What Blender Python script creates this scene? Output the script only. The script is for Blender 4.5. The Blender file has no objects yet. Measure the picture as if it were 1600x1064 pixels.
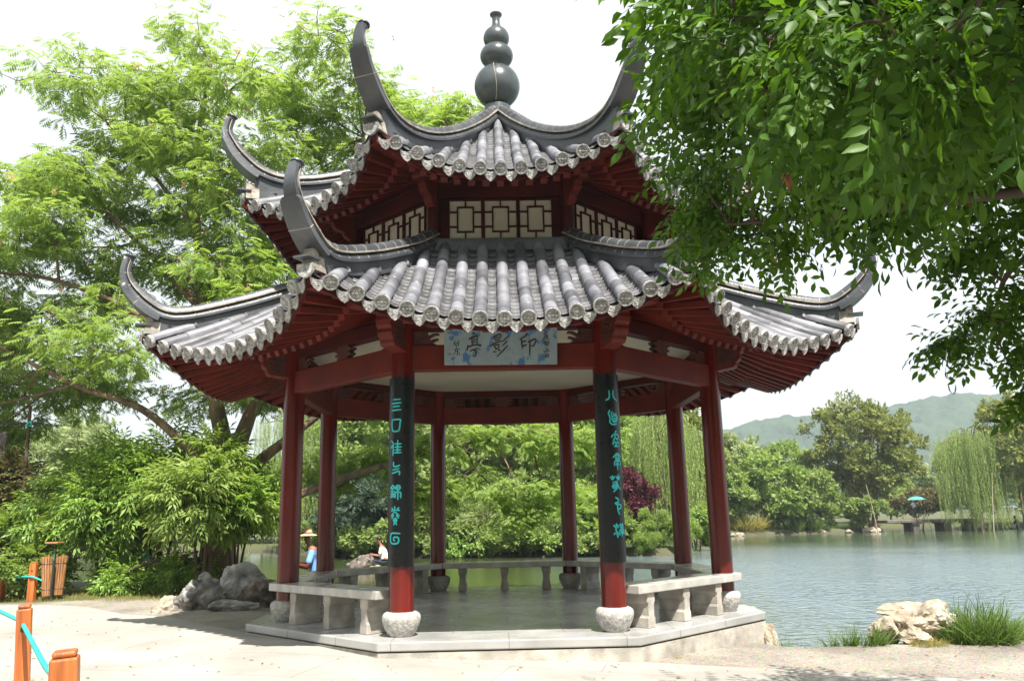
import bpy, math, random
import numpy as np
from mathutils import Vector, Matrix, noise as mnoise
R = math.radians
rng = np.random.default_rng(7)
random.seed(7)
S = bpy.context.scene
COL = S.collection

# ------------------------------------------------------------------ camera
cd = bpy.data.cameras.new('camera'); cam = bpy.data.objects.new('camera', cd); COL.objects.link(cam)
S.camera = cam
yaw, pit, rol = 0.02017, 0.20986, -0.02028
fwd = Vector((math.sin(yaw)*math.cos(pit), math.cos(yaw)*math.cos(pit), math.sin(pit)))
rt = fwd.cross(Vector((0, 0, 1))).normalized(); up = rt.cross(fwd)
r2 = rt*math.cos(rol)+up*math.sin(rol); u2 = up*math.cos(rol)-rt*math.sin(rol)
cam.matrix_world = Matrix(((r2.x, u2.x, -fwd.x, -0.0804), (r2.y, u2.y, -fwd.y, -11.0544), (r2.z, u2.z, -fwd.z, 1.1155), (0, 0, 0, 1)))
cd.sensor_fit = 'HORIZONTAL'; cd.sensor_width = 36; cd.lens = 36*1291.38/1600
cd.clip_start = .05; cd.clip_end = 5000
S.render.resolution_x = 1024; S.render.resolution_y = 680

# ------------------------------------------------------------------ light
SUN = Vector((.22, -.58, 1)).normalized()          # towards the sun
W = bpy.data.worlds.new('World'); S.world = W; W.use_nodes = True
nt = W.node_tree; bg = nt.nodes['Background']
sky = nt.nodes.new('ShaderNodeTexSky'); sky.sky_type = 'NISHITA'; sky.sun_disc = False
sky.sun_elevation = math.asin(SUN.z); sky.sun_rotation = math.atan2(SUN.x, SUN.y)
sky.air_density = 1.0; sky.dust_density = 4.5; sky.ozone_density = 1.2; sky.altitude = 0
tcw = nt.nodes.new('ShaderNodeTexCoord'); cn = nt.nodes.new('ShaderNodeTexNoise'); cn.inputs['Scale'].default_value = 2.2; cn.inputs['Detail'].default_value = 5
nt.links.new(tcw.outputs['Generated'], cn.inputs['Vector'])
cr = nt.nodes.new('ShaderNodeMapRange'); cr.inputs[1].default_value = .25; cr.inputs[2].default_value = .75; cr.inputs[3].default_value = .80; cr.inputs[4].default_value = .97
nt.links.new(cn.outputs[0], cr.inputs[0])
veil = nt.nodes.new('ShaderNodeMixRGB'); veil.inputs[2].default_value = (8.6, 9.1, 9.35, 1)     # thin bright summer cloud over the whole sky
# thickest towards the horizon, thinning to blue overhead
sxw = nt.nodes.new('ShaderNodeSeparateXYZ'); nt.links.new(tcw.outputs['Generated'], sxw.inputs[0])
zw = nt.nodes.new('ShaderNodeMapRange'); zw.inputs[1].default_value = .60; zw.inputs[2].default_value = .95; zw.inputs[3].default_value = 1; zw.inputs[4].default_value = .25; nt.links.new(sxw.outputs[2], zw.inputs[0])
mw = nt.nodes.new('ShaderNodeMath'); mw.operation = 'MULTIPLY'; nt.links.new(cr.outputs[0], mw.inputs[0]); nt.links.new(zw.outputs[0], mw.inputs[1])
nt.links.new(mw.outputs[0], veil.inputs[0]); nt.links.new(sky.outputs[0], veil.inputs[1])
nt.links.new(veil.outputs[0], bg.inputs[0]); bg.inputs[1].default_value = 0.056
sl = bpy.data.lights.new('sun', 'SUN'); sl.energy = 5.0; sl.angle = R(.53); sl.color = (1, .955, .88)
so = bpy.data.objects.new('sun', sl); COL.objects.link(so)
so.rotation_euler = (-SUN).to_track_quat('-Z', 'Y').to_euler()
S.view_settings.view_transform = 'Standard'; S.view_settings.look = 'None'
S.view_settings.exposure = 1.28; S.view_settings.gamma = 1
S.cycles.max_bounces = 7; S.cycles.diffuse_bounces = 4; S.cycles.transmission_bounces = 4
S.cycles.transparent_max_bounces = 4; S.cycles.volume_bounces = 0
S.cycles.sample_clamp_indirect = 6

# ------------------------------------------------------------------ object helpers
def put(name, me, parent=None, loc=None, rz=None):
    o = bpy.data.objects.new(name, me); COL.objects.link(o)
    if parent is not None: o.parent = parent
    if loc is not None: o.location = loc
    if rz is not None: o.rotation_euler = (0, 0, rz)
    return o
def tag(o, label=None, cat=None, group=None, kind=None):
    if label: o['label'] = label
    if cat: o['category'] = cat
    if group: o['group'] = group
    if kind: o['kind'] = kind
    return o
def thing(name, label, cat, loc=(0, 0, 0), rz=0, group=None):
    return tag(put(name, None, None, loc, rz), label, cat, group)
def dup(o, parent=None):
    c = o.copy(); COL.objects.link(c)
    if parent is not None: c.parent = parent
    for ch in list(o.children): dup(ch, c)
    return c

class MB:
    def __init__(s): s.v = []; s.f = []; s.m = []; s.a = []
    def add(s, verts, faces, m=0, a=None):
        b = len(s.v); s.a.extend(a if a is not None else [.5]*len(verts)); s.v.extend([tuple(map(float, p)) for p in verts])
        for k, f in enumerate(faces):
            s.f.append(tuple(i+b for i in f)); s.m.append(m if isinstance(m, int) else m[k])
        return s
    def box(s, c, size, rz=0, m=0, tilt=None):
        x, y, z = [d/2 for d in size]
        P = [Vector(p) for p in ((-x,-y,-z),(x,-y,-z),(x,y,-z),(-x,y,-z),(-x,-y,z),(x,-y,z),(x,y,z),(-x,y,z))]
        M = Matrix.Rotation(rz, 3, 'Z')
        if tilt is not None: M = M @ tilt
        return s.add([M@p+Vector(c) for p in P], [(0,3,2,1),(4,5,6,7),(0,1,5,4),(1,2,6,5),(2,3,7,6),(3,0,4,7)], m)
    def bar(s, a, b, w, h, m=0, upv=(0, 0, 1)):
        a = Vector(a); b = Vector(b); t = (b-a).normalized(); l = t.cross(Vector(upv)).normalized(); n = l.cross(t)
        P = []
        for e in (a, b):
            for (i, j) in ((-1,-1),(1,-1),(1,1),(-1,1)): P.append(e+l*(i*w/2)+n*(j*h/2))
        return s.add(P, [(0,1,2,3),(7,6,5,4),(0,4,5,1),(1,5,6,2),(2,6,7,3),(3,7,4,0)], m)
    def tube(s, path, rad, n=8, caps=True, m=0):
        path = [Vector(p) for p in path]; k = len(path)
        if not hasattr(rad, '__len__'): rad = [rad]*k
        ref = None; V = []; F = []
        for i, p in enumerate(path):
            t = (path[min(i+1, k-1)]-path[max(i-1, 0)]).normalized()
            if ref is None: ref = Vector((0, 0, 1)).cross(t); ref = ref if ref.length > .1 else Vector((1, 0, 0)).cross(t)
            ref = (ref-t*ref.dot(t)).normalized(); q = t.cross(ref)
            for j in range(n):
                a = 2*math.pi*j/n; V.append(p+(ref*math.cos(a)+q*math.sin(a))*rad[i])
        for i in range(k-1):
            for j in range(n):
                a, b = i*n+j, i*n+(j+1) % n; F.append((a, b, b+n, a+n))
        if caps: F.append(tuple(range(n-1, -1, -1))); F.append(tuple(range((k-1)*n, k*n)))
        return s.add(V, F, m)
    def lathe(s, prof, c=(0, 0, 0), n=32, m=0):
        V = []; F = []; k = len(prof)
        for (r, z) in prof:
            for j in range(n):
                a = 2*math.pi*j/n; V.append((c[0]+r*math.cos(a), c[1]+r*math.sin(a), c[2]+z))
        for i in range(k-1):
            for j in range(n):
                a, b = i*n+j, i*n+(j+1) % n; F.append((a, b, b+n, a+n))
        F.append(tuple(range(n-1, -1, -1))); F.append(tuple(range((k-1)*n, k*n)))
        return s.add(V, F, m)
    def prism(s, poly, O, X, Y, N, d, m=0):
        """2D polygon (in axes X, Y at O) thickened by d along N, centred."""
        O = Vector(O); X = Vector(X); Y = Vector(Y); N = Vector(N); k = len(poly)
        V = [O+X*x+Y*y-N*(d/2) for x, y in poly]+[O+X*x+Y*y+N*(d/2) for x, y in poly]
        F = [tuple(range(k-1, -1, -1)), tuple(range(k, 2*k))]+[(i, (i+1) % k, (i+1) % k+k, i+k) for i in range(k)]
        return s.add(V, F, m)
    def sweep(s, prof, pts, m=0, closed=True, caps=True):
        """prof: list of rings; pts: list of (P, X, Y) frames, prof (x, y) or one profile per frame."""
        V = []; F = []
        for i, (P, X, Y) in enumerate(pts):
            pr = prof[i] if isinstance(prof[0][0], (tuple, list)) else prof
            k = len(pr)
            for (x, y) in pr: V.append(P+X*x+Y*y)
        for i in range(len(pts)-1):
            for j in range(k if closed else k-1):
                a, b = i*k+j, i*k+(j+1) % k; F.append((a, a+k, b+k, b))
        if caps and closed: F.append(tuple(range(k))); F.append(tuple(range(len(pts)*k-1, (len(pts)-1)*k-1, -1)))
        return s.add(V, F, m)
    def mesh(s, name, mats, smooth=None):
        me = bpy.data.meshes.new(name); me.from_pydata(s.v, [], s.f)
        for mm in (mats if isinstance(mats, (list, tuple)) else [mats]): me.materials.append(mm)
        if any(s.m): me.polygons.foreach_set('material_index', s.m)
        if smooth:
            me.polygons.foreach_set('use_smooth', [True]*len(me.polygons)); me.set_sharp_from_angle(angle=R(smooth))
        if s.a and (min(s.a) != .5 or max(s.a) != .5):
            at = me.attributes.new('rnd', 'FLOAT', 'POINT'); at.data.foreach_set('value', s.a)
        me.update(); return me
    def obj(s, name, mats, parent=None, smooth=None, loc=None, rz=None):
        return put(name, s.mesh(name, mats, smooth), parent, loc, rz)

def bevel(o, w=.01, seg=2, ang=40):
    b = o.modifiers.new('bevel', 'BEVEL'); b.width = w; b.segments = seg; b.limit_method = 'ANGLE'; b.angle_limit = R(ang)
    return o

# ------------------------------------------------------------------ materials
def mat(name, col, rough=.6, var=.25, scale=4, bump=0, bscale=30, spec=.5, coat=0, metal=0, col2=None, detail=6, stretch=None, rnd=0, vcol=0, weather=0):
    m = bpy.data.materials.new(name); m.use_nodes = True; nt = m.node_tree; N = nt.nodes; L = nt.links
    b = N['Principled BSDF']; b.inputs['Roughness'].default_value = rough; b.inputs['Metallic'].default_value = metal
    b.inputs['Specular IOR Level'].default_value = spec; b.inputs['Coat Weight'].default_value = coat; b.inputs['Coat Roughness'].default_value = .12
    tc = N.new('ShaderNodeTexCoord'); mp = N.new('ShaderNodeMapping'); L.new(tc.outputs['Object'], mp.inputs[0])
    if stretch: mp.inputs['Scale'].default_value = stretch
    n = N.new('ShaderNodeTexNoise'); n.inputs['Scale'].default_value = scale; n.inputs['Detail'].default_value = detail; L.new(mp.outputs[0], n.inputs['Vector'])
    c2 = col2 or tuple(c*(1-var) for c in col)
    r = N.new('ShaderNodeValToRGB'); r.color_ramp.elements[0].position = .35; r.color_ramp.elements[1].position = .65
    r.color_ramp.elements[0].color = (*c2, 1); r.color_ramp.elements[1].color = (*(tuple(min(1, c*(1+var*.6)) for c in col) if not col2 else col), 1)
    L.new(n.outputs[0], r.inputs[0]); out = r.outputs[0]
    if rnd:
        oi = N.new('ShaderNodeObjectInfo'); mr = N.new('ShaderNodeMapRange'); mr.inputs[3].default_value = 1-rnd; mr.inputs[4].default_value = 1+rnd
        mx = N.new('ShaderNodeVectorMath'); mx.operation = 'SCALE'; L.new(oi.outputs['Random'], mr.inputs[0]); L.new(out, mx.inputs[0]); L.new(mr.outputs[0], mx.inputs['Scale']); out = mx.outputs[0]
    if weather:
        nw = N.new('ShaderNodeTexNoise'); nw.inputs['Scale'].default_value = 1.3; nw.inputs['Detail'].default_value = 9; nw.inputs['Roughness'].default_value = .65; L.new(tc.outputs['Object'], nw.inputs['Vector'])
        rw = N.new('ShaderNodeValToRGB'); rw.color_ramp.elements[0].position = .38; rw.color_ramp.elements[1].position = .62; rw.color_ramp.elements[0].color = (.50, .48, .44, 1); rw.color_ramp.elements[1].color = (1.1, 1.08, 1.04, 1); L.new(nw.outputs[0], rw.inputs[0])
        mw = N.new('ShaderNodeMixRGB'); mw.blend_type = 'MULTIPLY'; mw.inputs[0].default_value = weather; L.new(out, mw.inputs[1]); L.new(rw.outputs[0], mw.inputs[2]); out = mw.outputs[0]
    if vcol:
        at = N.new('ShaderNodeAttribute'); at.attribute_name = 'rnd'; mr = N.new('ShaderNodeMapRange'); mr.inputs[3].default_value = 1-vcol; mr.inputs[4].default_value = 1+vcol
        mx = N.new('ShaderNodeVectorMath'); mx.operation = 'SCALE'; L.new(at.outputs['Fac'], mr.inputs[0]); L.new(out, mx.inputs[0]); L.new(mr.outputs[0], mx.inputs['Scale']); out = mx.outputs[0]
    L.new(out, b.inputs['Base Color'])
    mr = N.new('ShaderNodeMapRange'); mr.inputs[3].default_value = max(.02, rough-.1); mr.inputs[4].default_value = min(1, rough+.12); L.new(n.outputs[0], mr.inputs[0]); L.new(mr.outputs[0], b.inputs['Roughness'])
    if bump:
        n2 = N.new('ShaderNodeTexNoise'); n2.inputs['Scale'].default_value = bscale; n2.inputs['Detail'].default_value = 5; L.new(mp.outputs[0], n2.inputs['Vector'])
        bp = N.new('ShaderNodeBump'); bp.inputs['Strength'].default_value = bump; bp.inputs['Distance'].default_value = .02
        L.new(n2.outputs[0], bp.inputs['Height']); L.new(bp.outputs[0], b.inputs['Normal'])
    return m

def leafmat(name, c1, c2, trans=.35, rough=.45, dark=None, gloss=.35):
    """leaf: colour runs from c1 to c2 with the leaf's own random value; light passes through it"""
    m = bpy.data.materials.new(name); m.use_nodes = True; nt = m.node_tree; N = nt.nodes; L = nt.links
    b = N['Principled BSDF']; b.inputs['Roughness'].default_value = rough; b.inputs['Specular IOR Level'].default_value = gloss
    at = N.new('ShaderNodeAttribute'); at.attribute_name = 'rnd'
    r = N.new('ShaderNodeValToRGB'); r.color_ramp.elements[0].color = (*c1, 1); r.color_ramp.elements[1].color = (*c2, 1)
    L.new(at.outputs['Fac'], r.inputs[0]); L.new(r.outputs[0], b.inputs['Base Color'])
    if dark:
        e = r.color_ramp.elements.new(.965); e.color = (*c2, 1); r.color_ramp.elements[2].color = (*dark, 1)
    t = N.new('ShaderNodeBsdfTranslucent'); hs = N.new('ShaderNodeHueSaturation'); hs.inputs['Hue'].default_value = .485; hs.inputs['Saturation'].default_value = 1.15; hs.inputs['Value'].default_value = 1.5
    L.new(r.outputs[0], hs.inputs['Color']); L.new(hs.outputs[0], t.inputs[0])
    mx = N.new('ShaderNodeMixShader'); mx.inputs[0].default_value = trans
    L.new(b.outputs[0], mx.inputs[1]); L.new(t.outputs[0], mx.inputs[2]); L.new(mx.outputs[0], N['Material Output'].inputs['Surface'])
    return m

M = {}
M['lacquer'] = mat('red_lacquer', (.112, .008, .005), .20, .3, 2.5, .05, 60, .4, .10, stretch=(1, 1, .25))
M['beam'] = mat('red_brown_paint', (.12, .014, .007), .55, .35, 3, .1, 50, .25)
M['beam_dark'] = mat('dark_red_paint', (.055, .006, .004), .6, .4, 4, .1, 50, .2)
M['carved'] = mat('carved_dark_wood', (.07, .016, .010), .55, .4, 12, .5, 28)
M['tile'] = mat('grey_roof_tile', (.195, .20, .228), .50, .35, 3.2, .12, 45, col2=(.095, .098, .114), vcol=.42, weather=.65)
M['pan'] = mat('grey_pan_tile', (.17, .173, .19), .5, .3, 5, .1, 60, col2=(.085, .087, .096), vcol=.35, weather=.65)
M['ridge'] = mat('slate_ridge_tile', (.068, .075, .086), .38, .35, 3, .15, 40, rnd=.12, weather=.7)
M['mortar'] = mat('pale_mortar', (.30, .27, .225), .85, .4, 9, .4, 30)
M['tile_end'] = mat('lime_washed_tile_end', (.38, .375, .375), .75, .5, 26, .7, 70, weather=.6)
M['granite'] = mat('pale_granite', (.41, .38, .34), .8, .3, 6, .25, 60, weather=.5)
M['base_stone'] = mat('speckled_granite', (.40, .385, .36), .85, .35, 30, .5, 45)
M['cream'] = mat('cream_ceiling_paint', (.47, .42, .33), .7, .12, 1.5, .03, 40)
M['panel'] = mat('ivory_window_panel', (.50, .46, .37), .6, .08, 3)
M['gourd'] = mat('dark_glazed_finial', (.055, .066, .068), .28, .3, 3, .04, 30)
M['black'] = mat('black_lacquer_board', (.008, .010, .012), .28, .3, 4, .03, 50, .35)
M['teal_paint'] = mat('turquoise_paint', (.03, .50, .52), .5, .15, 20)
M['ink'] = mat('black_ink', (.012, .012, .012), .5, .2, 10)
M['pale_ink'] = mat('pale_grey_paint', (.32, .34, .34), .6, .2, 10)
M['seal'] = mat('faded_seal_ink', (.20, .17, .16), .7, .3, 40)
M['red_seal'] = mat('red_seal_ink', (.35, .05, .03), .7, .3, 40)
M['bark'] = mat('brown_bark', (.15, .105, .066), .9, .5, 5, .9, 14, stretch=(1, 1, .3))
M['bark_dark'] = mat('dark_bark', (.075, .052, .036), .9, .4, 6, .8, 18, stretch=(1, 1, .3))
M['rock'] = mat('grey_rock', (.42, .41, .39), .9, .5, 5, 1, 16, rnd=.15, col2=(.12, .115, .105))
M['rock_dark'] = mat('weathered_dark_rock', (.21, .175, .14), .9, .5, 6, 1, 16, col2=(.07, .058, .05))
M['rock_white'] = mat('pale_limestone', (.42, .375, .31), .88, .45, 5, 1, 16, weather=.7, col2=(.36, .30, .23))
M['post'] = mat('orange_varnished_wood', (.46, .125, .028), .45, .45, 5, .25, 30, .5, .15, stretch=(4, 4, .3))
M['rope'] = mat('turquoise_rope', (.02, .42, .38), .55, .15, 30, .3, 150)
M['slat'] = mat('brown_slat_wood', (.36, .17, .065), .6, .45, 14, .2, 30, stretch=(4, 4, .3))
M['iron'] = mat('black_green_iron', (.018, .024, .022), .45, .3, 6)
M['green_plastic'] = mat('green_plastic', (.02, .16, .10), .5, .1, 6)
M['teal_plastic'] = mat('pale_teal_plastic', (.09, .30, .33), .5, .2, 3)
M['skin'] = mat('tanned_skin', (.25, .12, .07), .55, .1, 8)
M['blue_cloth'] = mat('blue_cotton', (.20, .40, .80), .85, .2, 6, .4, 25)
M['white_cloth'] = mat('white_cotton', (.72, .71, .68), .85, .1, 6, .3, 25)
M['dark_cloth'] = mat('dark_cotton', (.03, .035, .05), .85, .2, 6, .3, 25)
M['check_cloth'] = mat('dark_red_check_cloth', (.20, .025, .02), .85, .5, 60, col2=(.03, .015, .015))
M['straw'] = mat('pale_straw', (.62, .46, .25), .8, .2, 30, .4, 80)
M['stake'] = mat('pale_bamboo', (.36, .31, .20), .8, .2, 6)
M['straw_band'] = mat('brown_hat_band', (.12, .055, .03), .8, .2, 30)
M['hair'] = mat('black_hair', (.012, .010, .009), .5, .2, 30)
M['umb_teal'] = mat('teal_nylon', (.10, .52, .55), .5, .15, 4)
M['umb_dark'] = mat('violet_nylon', (.05, .035, .09), .5, .15, 4)
M['old_stone'] = mat('dark_weathered_stone', (.14, .12, .105), .9, .4, 2, .5, 8)

# plaque: faded grey-blue paint with flaked patches of strong blue
def plaque_mat():
    m = mat('faded_blue_plaque_paint', (.20, .265, .285), .6, .12, 6); nt = m.node_tree; N = nt.nodes; L = nt.links; b = N['Principled BSDF']
    tc = N.new('ShaderNodeTexCoord'); n = N.new('ShaderNodeTexNoise'); n.inputs['Scale'].default_value = 7.5; n.inputs['Detail'].default_value = 7; n.inputs['Roughness'].default_value = .62
    L.new(tc.outputs['Object'], n.inputs['Vector'])
    r = N.new('ShaderNodeValToRGB'); r.color_ramp.elements[0].position = .55; r.color_ramp.elements[1].position = .60
    L.new(n.outputs[0], r.inputs[0]); old = b.inputs['Base Color'].links[0].from_socket
    mx = N.new('ShaderNodeMixRGB'); mx.inputs[2].default_value = (.03, .12, .26, 1); L.new(r.outputs[0], mx.inputs[0]); L.new(old, mx.inputs[1]); L.new(mx.outputs[0], b.inputs['Base Color'])
    return m
M['plaque'] = plaque_mat()

def floor_mat():
    m = mat('polished_stone_floor', (.36, .355, .345), .26, .22, 1.6, .04, 25); nt = m.node_tree; N = nt.nodes; L = nt.links; b = N['Principled BSDF']
    tc = N.new('ShaderNodeTexCoord'); br = N.new('ShaderNodeTexBrick'); br.inputs['Scale'].default_value = 1; br.inputs['Brick Width'].default_value = 1.1; br.inputs['Row Height'].default_value = .62
    br.inputs['Mortar Size'].default_value = .005; br.inputs['Color1'].default_value = (1, 1, 1, 1); br.inputs['Color2'].default_value = (.93, .93, .92, 1); br.inputs['Mortar'].default_value = (.45, .44, .42, 1)
    L.new(tc.outputs['Object'], br.inputs['Vector']); old = b.inputs['Base Color'].links[0].from_socket
    mx = N.new('ShaderNodeMixRGB'); mx.blend_type = 'MULTIPLY'; mx.inputs[0].default_value = .8; L.new(old, mx.inputs[1]); L.new(br.outputs[0], mx.inputs[2]); L.new(mx.outputs[0], b.inputs['Base Color'])
    return m
M['floor'] = floor_mat()

# ------------------------------------------------------------------ terrain
def poly_sdf(P, poly):
    """signed distance (positive inside) of points P (n,2) to polygon"""
    poly = np.asarray(poly, float); d = np.full(len(P), 1e9); ins = np.zeros(len(P), bool)
    for i in range(len(poly)):
        a = poly[i]; b = poly[(i+1) % len(poly)]; e = b-a; w = P-a
        t = np.clip((w@e)/(e@e), 0, 1); d = np.minimum(d, np.hypot(*(w-t[:, None]*e).T))
        c = ((a[1] <= P[:, 1]) & (b[1] > P[:, 1])) | ((b[1] <= P[:, 1]) & (a[1] > P[:, 1]))
        x = a[0]+(P[:, 1]-a[1])/np.where(abs(e[1]) < 1e-9, 1e-9, e[1])*e[0]
        ins ^= c & (P[:, 0] < x)
    return np.where(ins, d, -d)
WATER = -.62
near_land = [(-90, -60), (90, -60), (90, -3), (30, -1.5), (14, -.2), (9, .4), (6.6, -.4), (4.6, -1.35), (3.2, -1.55), (2.7, -1.0), (2.5, .6), (1.2, 2.3), (-1.0, 2.5), (-2.6, 2.2),
             (-3.2, 3.0), (-3.7, 5.3), (-4.4, 6.4), (-6.5, 7.3), (-9, 8.4), (-14, 10), (-24, 12), (-90, 14)]
far_land = [(-140, 44), (-30, 44), (-15, 41), (-10, 33), (-6, 28.5), (-2, 26.3), (4, 25.2), (7.2, 24), (9, 27), (11, 38), (15, 50), (24, 53), (29.5, 55), (30, 66), (37.5, 66), (38, 56), (48, 56), (70, 50), (140, 46),
            (900, 60), (900, 1500), (-900, 1500), (-900, 60)]
def smooth(a, b, x):
    t = np.clip((x-a)/(b-a), 0, 1); return t*t*(3-2*t)
def ground_z(x, y):
    x = np.atleast_1d(np.asarray(x, float)); y = np.atleast_1d(np.asarray(y, float)); P = np.stack([x, y], 1)
    dn = poly_sdf(P, near_land); df = poly_sdf(P, far_land)
    zn = np.clip(-.19-.036*x, -.31, -.11)+.015*np.sin(x*1.7+y)*np.sin(y*1.3)*smooth(2, 6, np.hypot(x, y))
    bed = -1.3
    a = smooth(-.45, .25, dn); b = smooth(-.6, .8, df)
    zf = -.28+.25*smooth(0, 12, df)
    return np.where(a > 0, bed+(zn-bed)*a, bed+(zf-bed)*b)
gx = np.unique(np.concatenate([np.linspace(-900, -60, 15), np.linspace(-60, -12, 40), np.linspace(-12, 12, 121), np.linspace(12, 60, 40), np.linspace(60, 900, 15)]))
gy = np.unique(np.concatenate([np.linspace(-60, -14, 12), np.linspace(-14, 12, 131), np.linspace(12, 70, 80), np.linspace(70, 1400, 20)]))
X, Y = np.meshgrid(gx, gy); Z = ground_z(X.ravel(), Y.ravel())
nx, ny = len(gx), len(gy)
gf = [(j*nx+i, j*nx+i+1, (j+1)*nx+i+1, (j+1)*nx+i) for j in range(ny-1) for i in range(nx-1)]
def ground_mat():
    m = mat('gravelly_soil', (.25, .213, .163), .95, .3, 1.2, .8, 55); nt = m.node_tree; N = nt.nodes; L = nt.links; b = N['Principled BSDF']
    tc = N.new('ShaderNodeTexCoord'); sx = N.new('ShaderNodeSeparateXYZ'); L.new(tc.outputs['Object'], sx.inputs[0])
    old = b.inputs['Base Color'].links[0].from_socket
    # gravel grain
    v = N.new('ShaderNodeTexVoronoi'); v.inputs['Scale'].default_value = 45; L.new(tc.outputs['Object'], v.inputs['Vector'])
    mg = N.new('ShaderNodeMixRGB'); mg.blend_type = 'OVERLAY'; mg.inputs[0].default_value = .38; L.new(old, mg.inputs[1]); L.new(v.outputs['Color'], mg.inputs[2])
    hs = N.new('ShaderNodeHueSaturation'); hs.inputs['Saturation'].default_value = .75; L.new(mg.outputs[0], hs.inputs['Color'])
    # grassy soil beyond the plaza (by distance from the path), a wavy edge
    n = N.new('ShaderNodeTexNoise'); n.inputs['Scale'].default_value = .8; L.new(tc.outputs['Object'], n.inputs['Vector'])
    ad = N.new('ShaderNodeMath'); ad.operation = 'MULTIPLY_ADD'; ad.inputs[1].default_value = 1.4; L.new(n.outputs[0], ad.inputs[0]); L.new(sx.outputs[1], ad.inputs[2])
    xr = N.new('ShaderNodeMapRange'); xr.inputs[1].default_value = -4.6; xr.inputs[2].default_value = -5.2; L.new(sx.outputs[0], xr.inputs[0])
    yr = N.new('ShaderNodeMapRange'); yr.inputs[1].default_value = 3.9; yr.inputs[2].default_value = 4.3; L.new(ad.outputs[0], yr.inputs[0])
    mu = N.new('ShaderNodeMath'); mu.operation = 'MULTIPLY'; L.new(xr.outputs[0], mu.inputs[0]); L.new(yr.outputs[0], mu.inputs[1])
    fr = N.new('ShaderNodeMapRange'); fr.inputs[1].default_value = 9; fr.inputs[2].default_value = 10; L.new(sx.outputs[1], fr.inputs[0])
    mm = N.new('ShaderNodeMath'); mm.operation = 'MAXIMUM'; L.new(mu.outputs[0], mm.inputs[0]); L.new(fr.outputs[0], mm.inputs[1])
    g = N.new('ShaderNodeMixRGB'); g.inputs[2].default_value = (.075, .085, .03, 1); L.new(mm.outputs[0], g.inputs[0]); L.new(hs.outputs[0], g.inputs[1])
    # mud below the water line
    zr = N.new('ShaderNodeMapRange'); zr.inputs[1].default_value = -.38; zr.inputs[2].default_value = -.6; L.new(sx.outputs[2], zr.inputs[0])
    g2 = N.new('ShaderNodeMixRGB'); g2.inputs[2].default_value = (.07, .062, .04, 1); L.new(zr.outputs[0], g2.inputs[0]); L.new(g.outputs[0], g2.inputs[1])
    L.new(g2.outputs[0], b.inputs['Base Color']); return m
b_ = MB(); b_.add(np.stack([X.ravel(), Y.ravel(), Z], 1), gf)
tag(b_.obj('ground', ground_mat(), smooth=60), kind='structure')

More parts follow.
